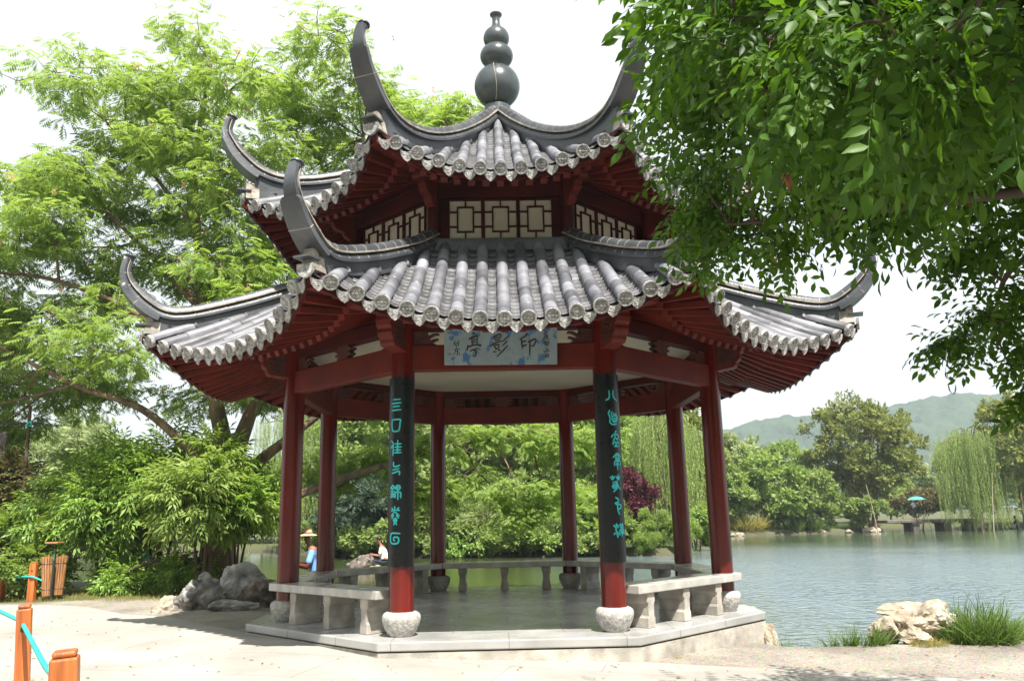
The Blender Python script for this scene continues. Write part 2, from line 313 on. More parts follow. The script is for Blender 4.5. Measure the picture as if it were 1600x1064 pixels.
# water: one sheet with wind ripples
def water_mat():
    m = bpy.data.materials.new('lake_water'); m.use_nodes = True; nt = m.node_tree; N = nt.nodes; L = nt.links; b = N['Principled BSDF']
    b.inputs['Base Color'].default_value = (.035, .06, .045, 1); b.inputs['Roughness'].default_value = .10; b.inputs['IOR'].default_value = 1.40
    tc = N.new('ShaderNodeTexCoord'); mp = N.new('ShaderNodeMapping'); mp.inputs['Scale'].default_value = (1, 1.0, 1); L.new(tc.outputs['Object'], mp.inputs[0])
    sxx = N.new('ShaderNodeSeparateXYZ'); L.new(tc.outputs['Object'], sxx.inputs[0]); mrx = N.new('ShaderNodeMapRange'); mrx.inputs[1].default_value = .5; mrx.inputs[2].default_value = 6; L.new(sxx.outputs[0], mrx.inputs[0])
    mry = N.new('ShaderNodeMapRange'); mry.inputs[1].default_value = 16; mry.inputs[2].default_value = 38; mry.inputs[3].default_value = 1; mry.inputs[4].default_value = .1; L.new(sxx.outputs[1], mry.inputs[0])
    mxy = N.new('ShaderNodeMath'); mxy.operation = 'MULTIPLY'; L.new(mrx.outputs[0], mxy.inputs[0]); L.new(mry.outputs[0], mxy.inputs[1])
    # reflections put into the colour: tree green by wooded banks, sky blue-grey in open lake
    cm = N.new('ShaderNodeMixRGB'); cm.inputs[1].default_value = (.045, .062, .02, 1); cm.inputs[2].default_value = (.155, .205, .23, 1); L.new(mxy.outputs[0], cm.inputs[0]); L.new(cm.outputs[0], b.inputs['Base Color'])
    n = N.new('ShaderNodeTexNoise'); n.inputs['Scale'].default_value = 4.5; n.inputs['Detail'].default_value = 3; n.inputs['Distortion'].default_value = .6; L.new(mp.outputs[0], n.inputs['Vector'])
    # calmer near the far bank and behind the pavilion, ruffled in open water
    sx = N.new('ShaderNodeSeparateXYZ'); L.new(tc.outputs['Object'], sx.inputs[0])
    a = N.new('ShaderNodeMapRange'); a.inputs[1].default_value = 1.5; a.inputs[2].default_value = 7; a.inputs[3].default_value = .12; a.inputs[4].default_value = 1; L.new(sx.outputs[0], a.inputs[0])
    n2 = N.new('ShaderNodeTexNoise'); n2.inputs['Scale'].default_value = .11; n2.inputs['Detail'].default_value = 2; L.new(mp.outputs[0], n2.inputs['Vector'])
    r2_ = N.new('ShaderNodeMapRange'); r2_.inputs[1].default_value = .42; r2_.inputs[2].default_value = .58; r2_.inputs[3].default_value = .30; r2_.inputs[4].default_value = 1; L.new(n2.outputs[0], r2_.inputs[0])
    mu = N.new('ShaderNodeMath'); mu.operation = 'MULTIPLY'; L.new(a.outputs[0], mu.inputs[0]); L.new(r2_.outputs[0], mu.inputs[1])
    yf = N.new('ShaderNodeMapRange'); yf.inputs[1].default_value = 16; yf.inputs[2].default_value = 38; yf.inputs[3].default_value = 1; yf.inputs[4].default_value = .05; L.new(sx.outputs[1], yf.inputs[0])
    mu2 = N.new('ShaderNodeMath'); mu2.operation = 'MULTIPLY'; L.new(mu.outputs[0], mu2.inputs[0]); L.new(yf.outputs[0], mu2.inputs[1])
    mu3 = N.new('ShaderNodeMath'); mu3.operation = 'MULTIPLY'; mu3.inputs[1].default_value = .8; L.new(mu2.outputs[0], mu3.inputs[0])
    bp = N.new('ShaderNodeBump'); bp.inputs['Distance'].default_value = .28; L.new(mu3.outputs[0], bp.inputs['Strength']); L.new(n.outputs[0], bp.inputs['Height']); L.new(bp.outputs[0], b.inputs['Normal'])
    return m
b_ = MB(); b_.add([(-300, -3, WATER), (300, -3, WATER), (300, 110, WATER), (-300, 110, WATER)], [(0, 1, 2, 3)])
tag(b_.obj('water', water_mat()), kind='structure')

# paved path: a sheet just above the ground
path_edge = [(14, -3.95), (6, -3.85), (4.28, -3.79), (1.66, -3.03), (1.0, -2.86), (-.6, -3.55+.75), (-1.6, -2.2+.05), (-2.6, -1.55), (-3.7, -.35), (-4.6, .75), (-5.4, 1.25), (-6.4, 2.3), (-7.2, 2.75), (-9, 3.15), (-20, 4.2)]
pts = []
for a, b2 in zip(path_edge[:-1], path_edge[1:]):
    for t in np.linspace(0, 1, 7)[:-1]: pts.append((a[0]+(b2[0]-a[0])*t, a[1]+(b2[1]-a[1])*t))
pts.append(path_edge[-1])
pv = []; rows = 14
for (x, y) in pts:
    for k in range(rows):
        yy = y+(-16-y)*(k/(rows-1)); pv.append((x, yy))
pv = np.array(pv); pz = ground_z(pv[:, 0], pv[:, 1])+.006
b_ = MB(); b_.add(np.column_stack([pv, pz]), [(i*rows+k, i*rows+k+1, (i+1)*rows+k+1, (i+1)*rows+k) for i in range(len(pts)-1) for k in range(rows-1)])
def paving_mat():
    m = mat('pale_concrete_paving', (.35, .336, .306), .9, .14, .9, .25, 70, weather=.35); nt = m.node_tree; N = nt.nodes; L = nt.links; b = N['Principled BSDF']
    tc = N.new('ShaderNodeTexCoord'); mp = N.new('ShaderNodeMapping'); mp.inputs['Rotation'].default_value = (0, 0, R(14)); L.new(tc.outputs['Object'], mp.inputs[0])
    br = N.new('ShaderNodeTexBrick'); br.inputs['Scale'].default_value = 1; br.inputs['Brick Width'].default_value = 1.6; br.inputs['Row Height'].default_value = 1.05; br.inputs['Mortar Size'].default_value = .007
    br.inputs['Color1'].default_value = (1, 1, 1, 1); br.inputs['Color2'].default_value = (.90, .90, .89, 1); br.inputs['Mortar'].default_value = (.55, .53, .5, 1); L.new(mp.outputs[0], br.inputs['Vector'])
    old = b.inputs['Base Color'].links[0].from_socket; mx = N.new('ShaderNodeMixRGB'); mx.blend_type = 'MULTIPLY'; mx.inputs[0].default_value = .75; L.new(old, mx.inputs[1]); L.new(br.outputs[0], mx.inputs[2]); L.new(mx.outputs[0], b.inputs['Base Color'])
    return m
pm0 = paving_mat(); pm = pm0
tag(b_.obj('path', pm, smooth=60), kind='structure')

# hills with a wooded, bumpy crest
def cellbump(x, y, s, seed):
    r = np.random.default_rng(seed); T = r.random((64, 64, 3)); out = np.zeros_like(x)
    ix = np.floor(x/s).astype(int); iy = np.floor(y/s).astype(int)
    for dx in (-1, 0, 1):
        for dy in (-1, 0, 1):
            c = T[(ix+dx) % 64, (iy+dy) % 64]; px = (ix+dx+c[..., 0])*s; py = (iy+dy+c[..., 1])*s; rr = s*(.55+.45*c[..., 2])
            out = np.maximum(out, np.sqrt(np.clip(rr*rr-(x-px)**2-(y-py)**2, 0, None))*(.7+.5*c[..., 2]))
    return out
hx = np.linspace(-700, 900, 420); hy = np.linspace(420, 760, 120); HX, HY = np.meshgrid(hx, hy)
crest = np.interp(HX, [-700, -300, -60, 60, 167, 202, 250, 300, 324, 349, 377, 450, 600, 900], [20, 25, 34, 48, 61, 71, 73, 80, 85, 86, 82, 79, 90, 55])
HZ = crest*np.exp(-((HY-600)/100.)**2)*(1+.03*np.sin(HX*.02+HY*.02))-6+cellbump(HX, HY, 8, 3)*.55+cellbump(HX, HY, 4.5, 4)*.4
hm = mat('wooded_hillside', (.038, .068, .032), .95, .5, .05, col2=(.020, .042, .022), detail=8)
b_ = MB(); w = len(hx); b_.add(np.stack([HX.ravel(), HY.ravel(), HZ.ravel()], 1), [(j*w+i, j*w+i+1, (j+1)*w+i+1, (j+1)*w+i) for j in range(len(hy)-1) for i in range(w-1)])
tag(b_.obj('hills', hm), kind='structure')

# ------------------------------------------------------------------ PAVILION
pav = thing('pavilion', 'octagonal two-tiered garden pavilion with red columns and grey tiled roofs with upswept corners', 'pavilion')
C8, S8, T8 = math.cos(R(22.5)), math.sin(R(22.5)), math.tan(R(22.5))
RC = 2.744; AC = RC*C8
def vang(k): return R(-112.5+45*k)
def vert(k, r, z): return Vector((r*math.cos(vang(k)), r*math.sin(vang(k)), z))
def ring8(o, first=0):
    """seven more copies of a part, turned round the pavilion's axis"""
    out = [o]
    for k in range(1, 8):
        c = dup(o, o.parent); c.rotation_euler = (0, 0, R(45*k)); out.append(c)
    return out
def octa(r, z): return [(r*math.cos(vang(k)), r*math.sin(vang(k)), z) for k in range(8)]
# platform of two slab courses
b_ = MB()
def octslab(b, r0, z0, r1, z1, m=0):
    b.add(octa(r0, z0)+octa(r1, z1), [tuple(range(7, -1, -1)), tuple(range(8, 16))]+[(i, (i+1) % 8, (i+1) % 8+8, i+8) for i in range(8)], m)
octslab(b_, 3.20, -.085, 3.20, 0)
plat = b_.obj('floor_slab', M['floor'], pav); bevel(plat, .012, 2)
b_ = MB(); octslab(b_, 3.15, -.098, 3.15, -.085, 1); octslab(b_, 3.185, -1.2, 3.185, -.098)
base = b_.obj('platform_base', [M['granite'], M['rock_dark']], pav)
# columns on stone drums
b_ = MB(); b_.lathe([(.124, .20), (.124, 1.2), (.122, 2.4), (.118, 3.32)], n=40)
col0 = b_.obj('column', M['lacquer'], pav, 50, vert(0, RC, 0))
b_ = MB(); b_.lathe([(.118, 0), (.128, .012), (.150, .05), (.178, .11), (.190, .155), (.189, .185), (.178, .208), (.155, .224), (.128, .229)], n=40)
sb = b_.obj('stone_base', M['base_stone'], col0, 60)
for k in range(1, 8):
    c = dup(col0, pav); c.location = vert(k, RC, 0); c.rotation_euler = (0, 0, k*1.3)
# beams of the front side (face towards -y), then turned round
hw = AC*T8
b_ = MB(); b_.box((0, -AC, 2.75), (2*hw-.10, .13, .27))
bm = bevel(b_.obj('tie_beam', M['beam'], pav), .012, 2); ring8(bm)
b_ = MB(); b_.box((0, -AC, 3.12), (2*hw+.02, .14, .15)); b_.tube([(-hw-.05, -AC, 3.28), (hw+.05, -AC, 3.28)], .075, 14)
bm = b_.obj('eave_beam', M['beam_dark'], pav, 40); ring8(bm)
# carved blocks in the gap between the beams
def mirror(p): return p+[(-x, y) for x, y in reversed(p) if abs(x) > 1e-6]
cb = mirror([(.09, 0), (.12, .02), (.085, .035), (.14, .05), (.15, .075), (.10, .085), (.13, .105), (.17, .115), (.15, .135), (.09, .14), (.11, .165)])
b_ = MB(); b_.prism(cb, (0, -AC, 2.885), (1, 0, 0), (0, 0, 1), (0, 1, 0), .09)
o = b_.obj('carved_block', M['carved'], pav); bevel(o, .006, 1); ring8(o)
curl = [(0, 0), (.26, 0), (.235, .018), (.20, .022), (.24, .05), (.275, .062), (.262, .078), (.215, .068), (.17, .052), (.19, .085), (.235, .11), (.285, .112), (.265, .135), (.21, .13), (.17, .105), (.15, .16), (0, .16)]
for sx, nm in ((1, 'carved_bracket'), (-1, 'carved_bracket')):
    b_ = MB(); b_.prism([(sx*x, y) for x, y in curl], (-sx*(hw-.10), -AC, 2.885), (1, 0, 0), (0, 0, 1), (0, 1, 0), .06)
    o = b_.obj(nm, M['carved'], pav); bevel(o, .005, 1); ring8(o)
# column-head corbels pointing outwards, with carved side panels
cor = [(-.05, 2.80), (.10, 2.80), (.20, 2.815), (.315, 2.83), (.345, 2.86), (.352, 2.90), (.39, 2.93), (.405, 2.96), (.395, 3.0), (.43, 3.03), (.44, 3.08), (.43, 3.15), (-.05, 3.15)]
a0 = vang(0); rd = Vector((math.cos(a0), math.sin(a0), 0)); tg = Vector((-math.sin(a0), math.cos(a0), 0))
b_ = MB(); b_.prism(cor, rd*RC, rd, (0, 0, 1), tg, .17)
cb0 = b_.obj('corbel', M['beam'], pav); bevel(cb0, .012, 2)
b_ = MB(); ins = [(.135, 2.84), (.29, 2.86), (.325, 2.93), (.355, 2.97), (.37, 3.06), (.37, 3.12), (.135, 3.12)]
for s in (-1, 1):
    b_.prism(ins, rd*RC+tg*(s*.085), rd, (0, 0, 1), tg, .008)
    for q in range(26):
        x = .155+.19*random.random(); z = 2.88+.21*random.random(); rr = .012+.012*random.random()
        b_.tube([rd*(RC+x+rr*math.cos(t))+tg*(s*.09)+Vector((0, 0, z+rr*math.sin(t))) for t in np.linspace(0, 4.6, 9)], .006, 5)
o = b_.obj('carved_panel', M['carved'], cb0); ring8(cb0)
# cream ceiling
b_ = MB(); octslab(b_, RC-.02, 3.150, RC-.02, 3.175)
ceil = b_.obj('ceiling', M['cream'], pav)
# --- roofs
class Roof:
    pass
def make_roof(name, A0, z0, Aw, z1, a, Rc, lift, lv0, lpow, vin, zin, ntube, ridge_top, ridge_bot, horn, hip_in, uz):
    Ac = Rc*C8; uc = Rc*S8; run = A0-Aw
    def P(v): t = (A0-v)/run; return z0+(z1-z0)*(a*t+(1-a)*t*abs(t))
    def lh(v): return lift*max(0, (v-lv0)/(Ac-lv0))**lpow
    def H(u, v):
        s = min(1.15, abs(u)/max(1e-4, v*T8)); return P(v)+lh(v)*s**2.2
    def ve(u): return A0+(Ac-A0)*min(1, abs(u)/uc)**2.5
    sp = .2145
    root = None
    # tiles of one face in local (u, v, z), rotated to eight faces
    tile = MB()
    def pt(u, v, dz=0): return Vector((u, -v, H(u, v)+dz))
    NA = 9
    def tube_row(u):
        v0 = ve(u)+.05; v1 = max(abs(u)/T8-.06, Aw-.02)
        if v1 > v0-.05: v1 = v0-.05
        L = v0-v1; n = max(1, round(L/.25)); V = []; F = []; ring = 0; AT = []
        for i in range(n):
            rv = random.random()
            for (tt, rr) in ((i/n, .067), ((i+.97)/n, .0615)):
                v = v0-L*tt; p = pt(u, v, .012); q = (pt(u, v-.02)-pt(u, v+.02)).normalized(); X = Vector((1, 0, 0)); Nn = X.cross(q).normalized(); p = p+X*((rv-.5)*.006)+Nn*((rv*7 % 1-.5)*.006)
                for j in range(NA):
                    an = R(-105+210*j/(NA-1)); V.append(p+X*(math.sin(an)*rr)+Nn*(math.cos(an)*rr*1.02))
                ring += 1
                AT += [rv]*NA
        for i in range(ring-1):
            for j in range(NA-1): F.append((i*NA+j, i*NA+j+1, (i+1)*NA+j+1, (i+1)*NA+j))
        tile.add(V, F, 0, AT)
        # round end tile with relief
        p = pt(u, v0+.012, .004); q = (pt(u, v0-.03)-pt(u, v0+.03)).normalized(); X = Vector((1, 0, 0)); Nn = X.cross(q).normalized(); O = -q
        prof = [(.071, -.03), (.0735, .002), (.071, .012), (.060, .012), (.055, .002), (.042, .003), (.030, .008), (.018, .003), (.010, .010), (0, .012)]
        n = 20; V = []; F = []
        for (r, h) in prof:
            for j in range(n):
                an = 2*math.pi*j/n; hh = h+(.006*math.cos(an*8) if .015 < r < .05 else 0)
                V.append(p+(X*math.cos(an)+Nn*math.sin(an))*r+O*hh)
        for i in range(len(prof)-1):
            for j in range(n): F.append((i*n+j, i*n+(j+1) % n, (i+1)*n+(j+1) % n, (i+1)*n+j))
        tile.add(V, F, 1)
    def pan_row(u):
        v0 = ve(u)+.03; v1 = max((abs(u)+.02)/T8-.10, Aw-.02)
        if v1 > v0-.04: v1 = v0-.04
        L = v0-v1; n = max(1, round(L/.115)); V = []; F = []; k = 0; hwid = .062; AT = []
        for i in range(n):
            rv = random.random()
            for (tt, up_) in ((i/n, .024), ((i+1.0)/n, -.002)):
                v = v0-L*tt; AT += [rv]*7
                for j in range(7):
                    s = -1+2*j/6; V.append(pt(u+s*hwid, v, up_-.028*(1-s*s)-.006)); 
                k += 1
        for i in range(k-1):
            for j in range(6): F.append((i*7+j, i*7+j+1, (i+1)*7+j+1, (i+1)*7+j))
        tile.add(V, F, 2, AT)
        # drip tile: a scalloped plate hanging at the eave
        p = pt(u, v0-.006, -.020); out = [(-0.069, 0.016), (-0.038, -0.008), (0.000, -0.016), (0.038, -0.008), (0.069, 0.016), (0.073, -0.012), (0.065, -0.051), (0.051, -0.069), (0.032, -0.096), (0.015, -0.106), (0.000, -0.118), (-0.015, -0.106), (-0.032, -0.096), (-0.051, -0.069), (-0.065, -0.051), (-0.073, -0.012)]
        nq = Vector((0, -1, -.25)).normalized(); Yq = Vector((0, -.25, 1)).normalized()
        tile.prism(out, p, (1, 0, 0), Yq, nq, .012, 1)
        for q_ in range(7):
            x = random.uniform(-.05, .05); y = random.uniform(-.055, -.018)-.02*(1-abs(x)/.06); rr = random.uniform(.007, .012)
            c = p+Vector((x, 0, 0))+Yq*y+nq*.006
            tile.add([c+Vector((rr, 0, 0)), c+Yq*rr, c-Vector((rr, 0, 0)), c-Yq*rr, c+nq*.006], [(0, 1, 4), (1, 2, 4), (2, 3, 4), (3, 0, 4)], 1)
    for i in range(-ntube, ntube+1): tube_row(i*sp)
    for i in range(-ntube-1, ntube+1):
        u = (i+.5)*sp
        if abs(u) < uc-.02: pan_row(u)
    # bedding under the tiles: a closed skin of pale mortar
    nu, nv = 25, 11; V = []; F = []
    for j in range(nv):
        for i in range(nu):
            s = -1+2*i/(nu-1)
            ue = s*uc; v_e = ve(ue)-.01; v = v_e+(Aw-v_e)*(j/(nv-1)); u = s*(uc+(Aw*T8-uc)*(j/(nv-1))) if True else 0
            V.append(pt(u, v, -.034))
    for j in range(nv-1):
        for i in range(nu-1): F.append((j*nu+i, j*nu+i+1, (j+1)*nu+i+1, (j+1)*nu+i))
    tile.add(V, F, 3)
    allv = np.array(tile.v); nf = tile.f; nvv = len(allv); big = MB()
    Vs = []; 
    for k in range(8):
        c, s = math.cos(R(45*k)), math.sin(R(45*k)); Vs.append(np.column_stack([allv[:, 0]*c-allv[:, 1]*s, allv[:, 0]*s+allv[:, 1]*c, allv[:, 2]]))
    big.v = [tuple(p) for p in np.concatenate(Vs).tolist()]
    for k in range(8):
        off = k*nvv; big.f.extend([tuple(i+off for i in f) for f in nf]); big.m.extend(tile.m); q_ = np.array(tile.a); big.a.extend(np.where(q_ == .5, .5, (q_*7.31+k*.377) % 1.0).tolist())
    root = big.obj(name, [M['tile'], M['tile_end'], M['pan'], M['mortar']], pav, 38)
    # soffit boards, one curved sheet with an eave board
    V = []; F = []; sof = MB(); nu, nv = 25, 7
    def sz(u_e, t):        # soffit height at eave position u_e, 0 at eave .. 1 inside
        ze = H(u_e, ve(u_e))-.075; return ze+(zin-ze)*t+.04*math.sin(math.pi*t)*(-1)
    def inner(u):
        s = 1 if u >= 0 else -1; q = abs(u); lim = vin*T8*.72
        return s*(q if q < lim else lim+(q-lim)*(vin*T8-lim)/(uc-lim))
    def sp3(u, t, dz=0):
        v = (ve(u)-.02)*(1-t)+vin*t; return Vector((u*(1-t)+inner(u)*t, -v, sz(u, t)+dz))
    for j in range(nv):
        for i in range(nu): V.append(sp3(-uc+2*uc*i/(nu-1), j/(nv-1), 0))
    for j in range(nv-1):
        for i in range(nu-1): F.append((j*nu+i, (j+1)*nu+i, (j+1)*nu+i+1, j*nu+i+1))
    sof.add(V, F)
    edge = [sp3(-uc+2*uc*i/28, 0) for i in range(29)]
    sof.sweep([(-.020, -.042), (.020, -.042), (.020, .036), (-.020, .036)], [(p+Vector((0, .012, 0)), Vector((0, 1, 0)), Vector((0, 0, 1))) for p in edge])
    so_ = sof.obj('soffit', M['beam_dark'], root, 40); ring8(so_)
    # rafters: two tiers of separate bars, fanned towards the corners
    raf = []
    nr = int(uc/.165)
    us = [i*(uc-.05)/nr for i in range(-nr, nr+1)]
    for k in (0, 7, 1, 6, 2, 5, 3, 4):
        Mz = Matrix.Rotation(R(45*k), 3, 'Z')
        for u in us:
            raf.append((k, [(Mz@sp3(u, .02, -.034), Mz@sp3(u, .48, -.034), .058, .06), (Mz@sp3(u, .40, -.085), Mz@sp3(u, 1.02, -.055), .075, .07)]))
    return root, raf, H, ve, sp3, uc, Ac
low, raf1, H1, ve1, sp1, uc1, Ac1 = make_roof('lower_roof', 3.87, 2.86, 1.90, 4.20, .75, 4.494, .55, 1.9, 1.5, 2.50, 3.38, 7, None, None, None, None, 0)
upr, raf2, H2, ve2, sp2, uc2, Ac2 = make_roof('upper_roof', 2.92, 4.70, 0.05, 6.70, .70, 3.474, .50, 1.2, 1.7, 1.90, 5.14, 5, None, None, None, None, 0)
def rafters(raf, root, limit):
    rest = MB()
    for i, (k, bars) in enumerate(raf):
        if i < limit:
            b = MB()
            for a, c, w_, h_ in bars: b.bar(a, c, w_, h_)
            b.obj('rafter', M['beam'], root)
        else:
            for a, c, w_, h_ in bars: rest.bar(a, c, w_, h_)
    tag(rest.obj('rafter_field', M['beam'], root), kind='stuff')
rafters(raf1, low, 95); rafters(raf2, upr, 0)
# hip rafters under each corner
def hip_rafter(root, r0, z0, r1, z1, w_, h_):
    b = MB(); d = rd
    def q(r, z): return d*r+Vector((0, 0, z))
    b.bar(q(r0, z0), q(r0+(r1-r0)*.62, z0+(z1-z0)*.62-.05), w_*1.15, h_*1.1)
    b.bar(q(r0+(r1-r0)*.3, z0+(z1-z0)*.3+.04), q(r1, z1), w_, h_)
    o = bevel(b.obj('hip_rafter', M['beam'], root), .012, 1); ring8(o)
hip_rafter(low, 2.60, 3.28, 4.36, 3.17, .13, .14); hip_rafter(upr, 1.95, 5.05, 3.34, 5.0, .12, .13)
# ridges over the hips ending in upswept horns
def catmull(P, n):
    P = [np.array(p, float) for p in P]; P = [2*P[0]-P[1]]+P+[2*P[-1]-P[-2]]; out = []
    for i in range(1, len(P)-2):
        for t in np.linspace(0, 1, n, endpoint=False):
            a, b, c, d = P[i-1], P[i], P[i+1], P[i+2]
            out.append(.5*((2*b)+(-a+c)*t+(2*a-5*b+4*c-d)*t*t+(-a+3*b-3*c+d)*t**3))
    out.append(P[-2]); return out
def hip_ridge(root, bot, nstraight, ksc, Hf, zjoin):
    """bot: (r, z) points along the underside of the ridge mouldings, from the roof's inner end to the horn's tip"""
    pts = catmull(bot, 7); n = len(pts); b = MB(); fr = []
    for i, p in enumerate(pts):
        t = pts[min(i+1, n-1)]-pts[max(i-1, 0)]; t = t/np.linalg.norm(t)
        nn = np.array([-t[1], t[0]]); nn = nn if nn[1] > 0 or t[1] > .5 else -nn
        # normal is on the upper / inner side of the curve
        T3 = rd*t[0]+Vector((0, 0, t[1])); N3 = T3.cross(tg)*(-1)
        N3 = tg.cross(T3)*(1)
        if N3.z < 0 and abs(t[1]) < .9: N3 = -N3
        if abs(t[1]) >= .9 and N3.dot(rd) > 0: N3 = -N3
        fr.append((rd*p[0]+Vector((0, 0, p[1])), tg, N3))
    arc = np.cumsum([0]+[np.linalg.norm(pts[i+1]-pts[i]) for i in range(n-1)]); tot = arc[-1]
    def tp(i): return 1-.52*smooth(tot-.75, tot, arc[i])
    def band(y0, y1, hw_, rnd, m, i0=0, i1=None):
        i1 = n if i1 is None else i1; prof = []
        for i in range(i0, i1):
            k = tp(i)
            if rnd:
                c = [(hw_*k*math.cos(a), (y0+(y1-y0)*math.sin(a))*k) for a in np.linspace(0, math.pi, 7)]
            else:
                c = [(hw_*k, y0*k), (hw_*k, y1*k), (-hw_*k, y1*k), (-hw_*k, y0*k)]
            prof.append(c)
        b.sweep(prof, fr[i0:i1], m)
    band(0, .028, .095, False, 0); band(.026, .085, .082, True, 0); band(.085, .102, .084, False, 1); band(.10, .172, .066, True, 0)
    # mortar rings at the tile joints
    s = .12
    while s < tot-.12:
        i = int(np.searchsorted(arc, s)); i = min(max(i, 1), n-2); P_, X_, N_ = fr[i]; k = tp(i); T_ = X_.cross(N_)
        for (y0, y1, hw_) in ((.10, .172, .066), (.026, .085, .082)):
            pr = [(hw_*1.03*k*math.cos(a), (y0+(y1-y0)*1.03*math.sin(a))*k) for a in np.linspace(0, math.pi, 9)]
            b.sweep(pr, [(P_-T_*.004, X_, N_), (P_+T_*.004, X_, N_)], 1)
        s += .19
    # wall under the mouldings down to the tiles
    nb = [i for i in range(n) if pts[i][0] < zjoin]
    V = []; F = []
    for i in range(0, len(nb)):
        P_ = fr[i][0]; r = pts[i][0]; v = r*C8
        zb = Hf(r*S8, v)-.02; zb = min(zb, P_.z-.02)
        for (x, z) in ((-.055, zb), (-.055, P_.z+.01), (.055, P_.z+.01), (.055, zb)): V.append(Vector((P_.x, P_.y, z))+tg*x)
    m_ = len(nb)
    for i in range(m_-1):
        for j in range(3): F.append((i*4+j, i*4+j+1, (i+1)*4+j+1, (i+1)*4+j))
    F.append((0, 1, 2, 3)); F.append(((m_-1)*4+3, (m_-1)*4+2, (m_-1)*4+1, (m_-1)*4))
    b.add(V, F, 0)
    o = b.obj('hip_ridge', [M['ridge'], M['mortar']], root, 40)
    # the horn: two broad tongues on the outer side, and a cap disc
    h = MB()
    i0 = next(i for i in range(n) if pts[i][0] >= zjoin-.10)
    def tongue(ia, ib, w0, w1, th):
        prof = []; fs = []
        for i in range(ia, ib):
            t = (i-ia)/max(1, ib-1-ia); w_ = w0+(w1-w0)*t
            if i == ib-1: w_ *= .7
            prof.append([(w_, -th), (w_, .0), (w_*.9, .012), (-w_*.9, .012), (-w_, .0), (-w_, -th)]); fs.append(fr[i])
        h.sweep(prof, fs, 0)
    im = i0+int((n-i0)*.62)
    tongue(i0, im, .125, .098, .055); tongue(i0+2, n, .100, .042, .03)
    P_, X_, N_ = fr[-1]; T_ = X_.cross(N_); T_ = T_ if T_.z > 0 else -T_
    h.tube([P_-T_*.03+N_*.03, P_+T_*.012+N_*.03, P_+T_*.014+N_*.03, P_+T_*.03+N_*.03], [.045, .048, .066, .064], 16)
    # joint line and mortar pad at its foot
    j_ = fr[(i0+im)//2]; h.sweep([(.128, -.057), (.128, .0), (-.128, .0), (-.128, -.057)], [(j_[0]-j_[1].cross(j_[2])*.004, j_[1]*.9, j_[2]), (j_[0]+j_[1].cross(j_[2])*.004, j_[1]*.9, j_[2])], 1)
    h.obj('horn', [M['ridge'], M['mortar']], o, 40)
    f = MB(); P0 = fr[i0][0]; r_ = pts[i0][0]+.10; zc = Hf(r_*S8, r_*C8)
    f.prism([(-.085, -.03), (.085, -.03), (.06, .06), (.05, .17), (-.05, .17), (-.06, .06)], rd*(r_-.03)+Vector((0, 0, zc)), tg, (0, 0, 1), rd, .16, 1)
    f.box(tuple(rd*(r_+.07)+Vector((0, 0, zc+.075))), (.17, .17, .018), a0+R(0), 0)
    f.prism([(-.085, .02), (.085, .02), (.08, -.05), (.045, -.09), (0, -.11), (-.045, -.09), (-.08, -.05)], rd*(r_+.085)+Vector((0, 0, zc)), tg, (0, 0, 1), rd, .03, 2)
    f.obj('corner_tile', [M['ridge'], M['mortar'], M['tile_end']], o)
    ring8(o)
hip_ridge(low, [(2.0, 4.26), (2.45, 4.02), (2.92, 3.82), (3.41, 3.63), (3.98, 3.45), (4.27, 3.44), (4.50, 3.565), (4.67, 3.76), (4.735, 3.95), (4.70, 4.15)], 0, 1, H1, 4.40)
hip_ridge(upr, [(.10, 6.74), (.6, 6.35), (1.25, 5.92), (1.9, 5.57), (2.45, 5.36), (2.92, 5.28), (3.28, 5.35), (3.54, 5.55), (3.68, 5.78), (3.715, 5.92), (3.67, 6.10)], 0, 1, H2, 3.36)
# band where the lower roof meets the upper wall
b_ = MB(); o8 = lambda r, z: [Vector(p) for p in octa(r, z)]
for (r0, r1, z0, z1, m_) in ((1.93/C8, 2.02/C8, 4.10, 4.215, 0), (1.90/C8, 1.975/C8, 4.21, 4.262, 0)):
    V = o8(r0, z0)+o8(r1, z0)+o8(r1, z1)+o8(r0, z1); F = []
    for i in range(8):
        j = (i+1) % 8
        for q in range(4): F.append((q*8+i, q*8+j, ((q+1) % 4)*8+j, ((q+1) % 4)*8+i))
    b_.add(V, F, m_)
b_.obj('wall_base_ridge', M['ridge'], low)
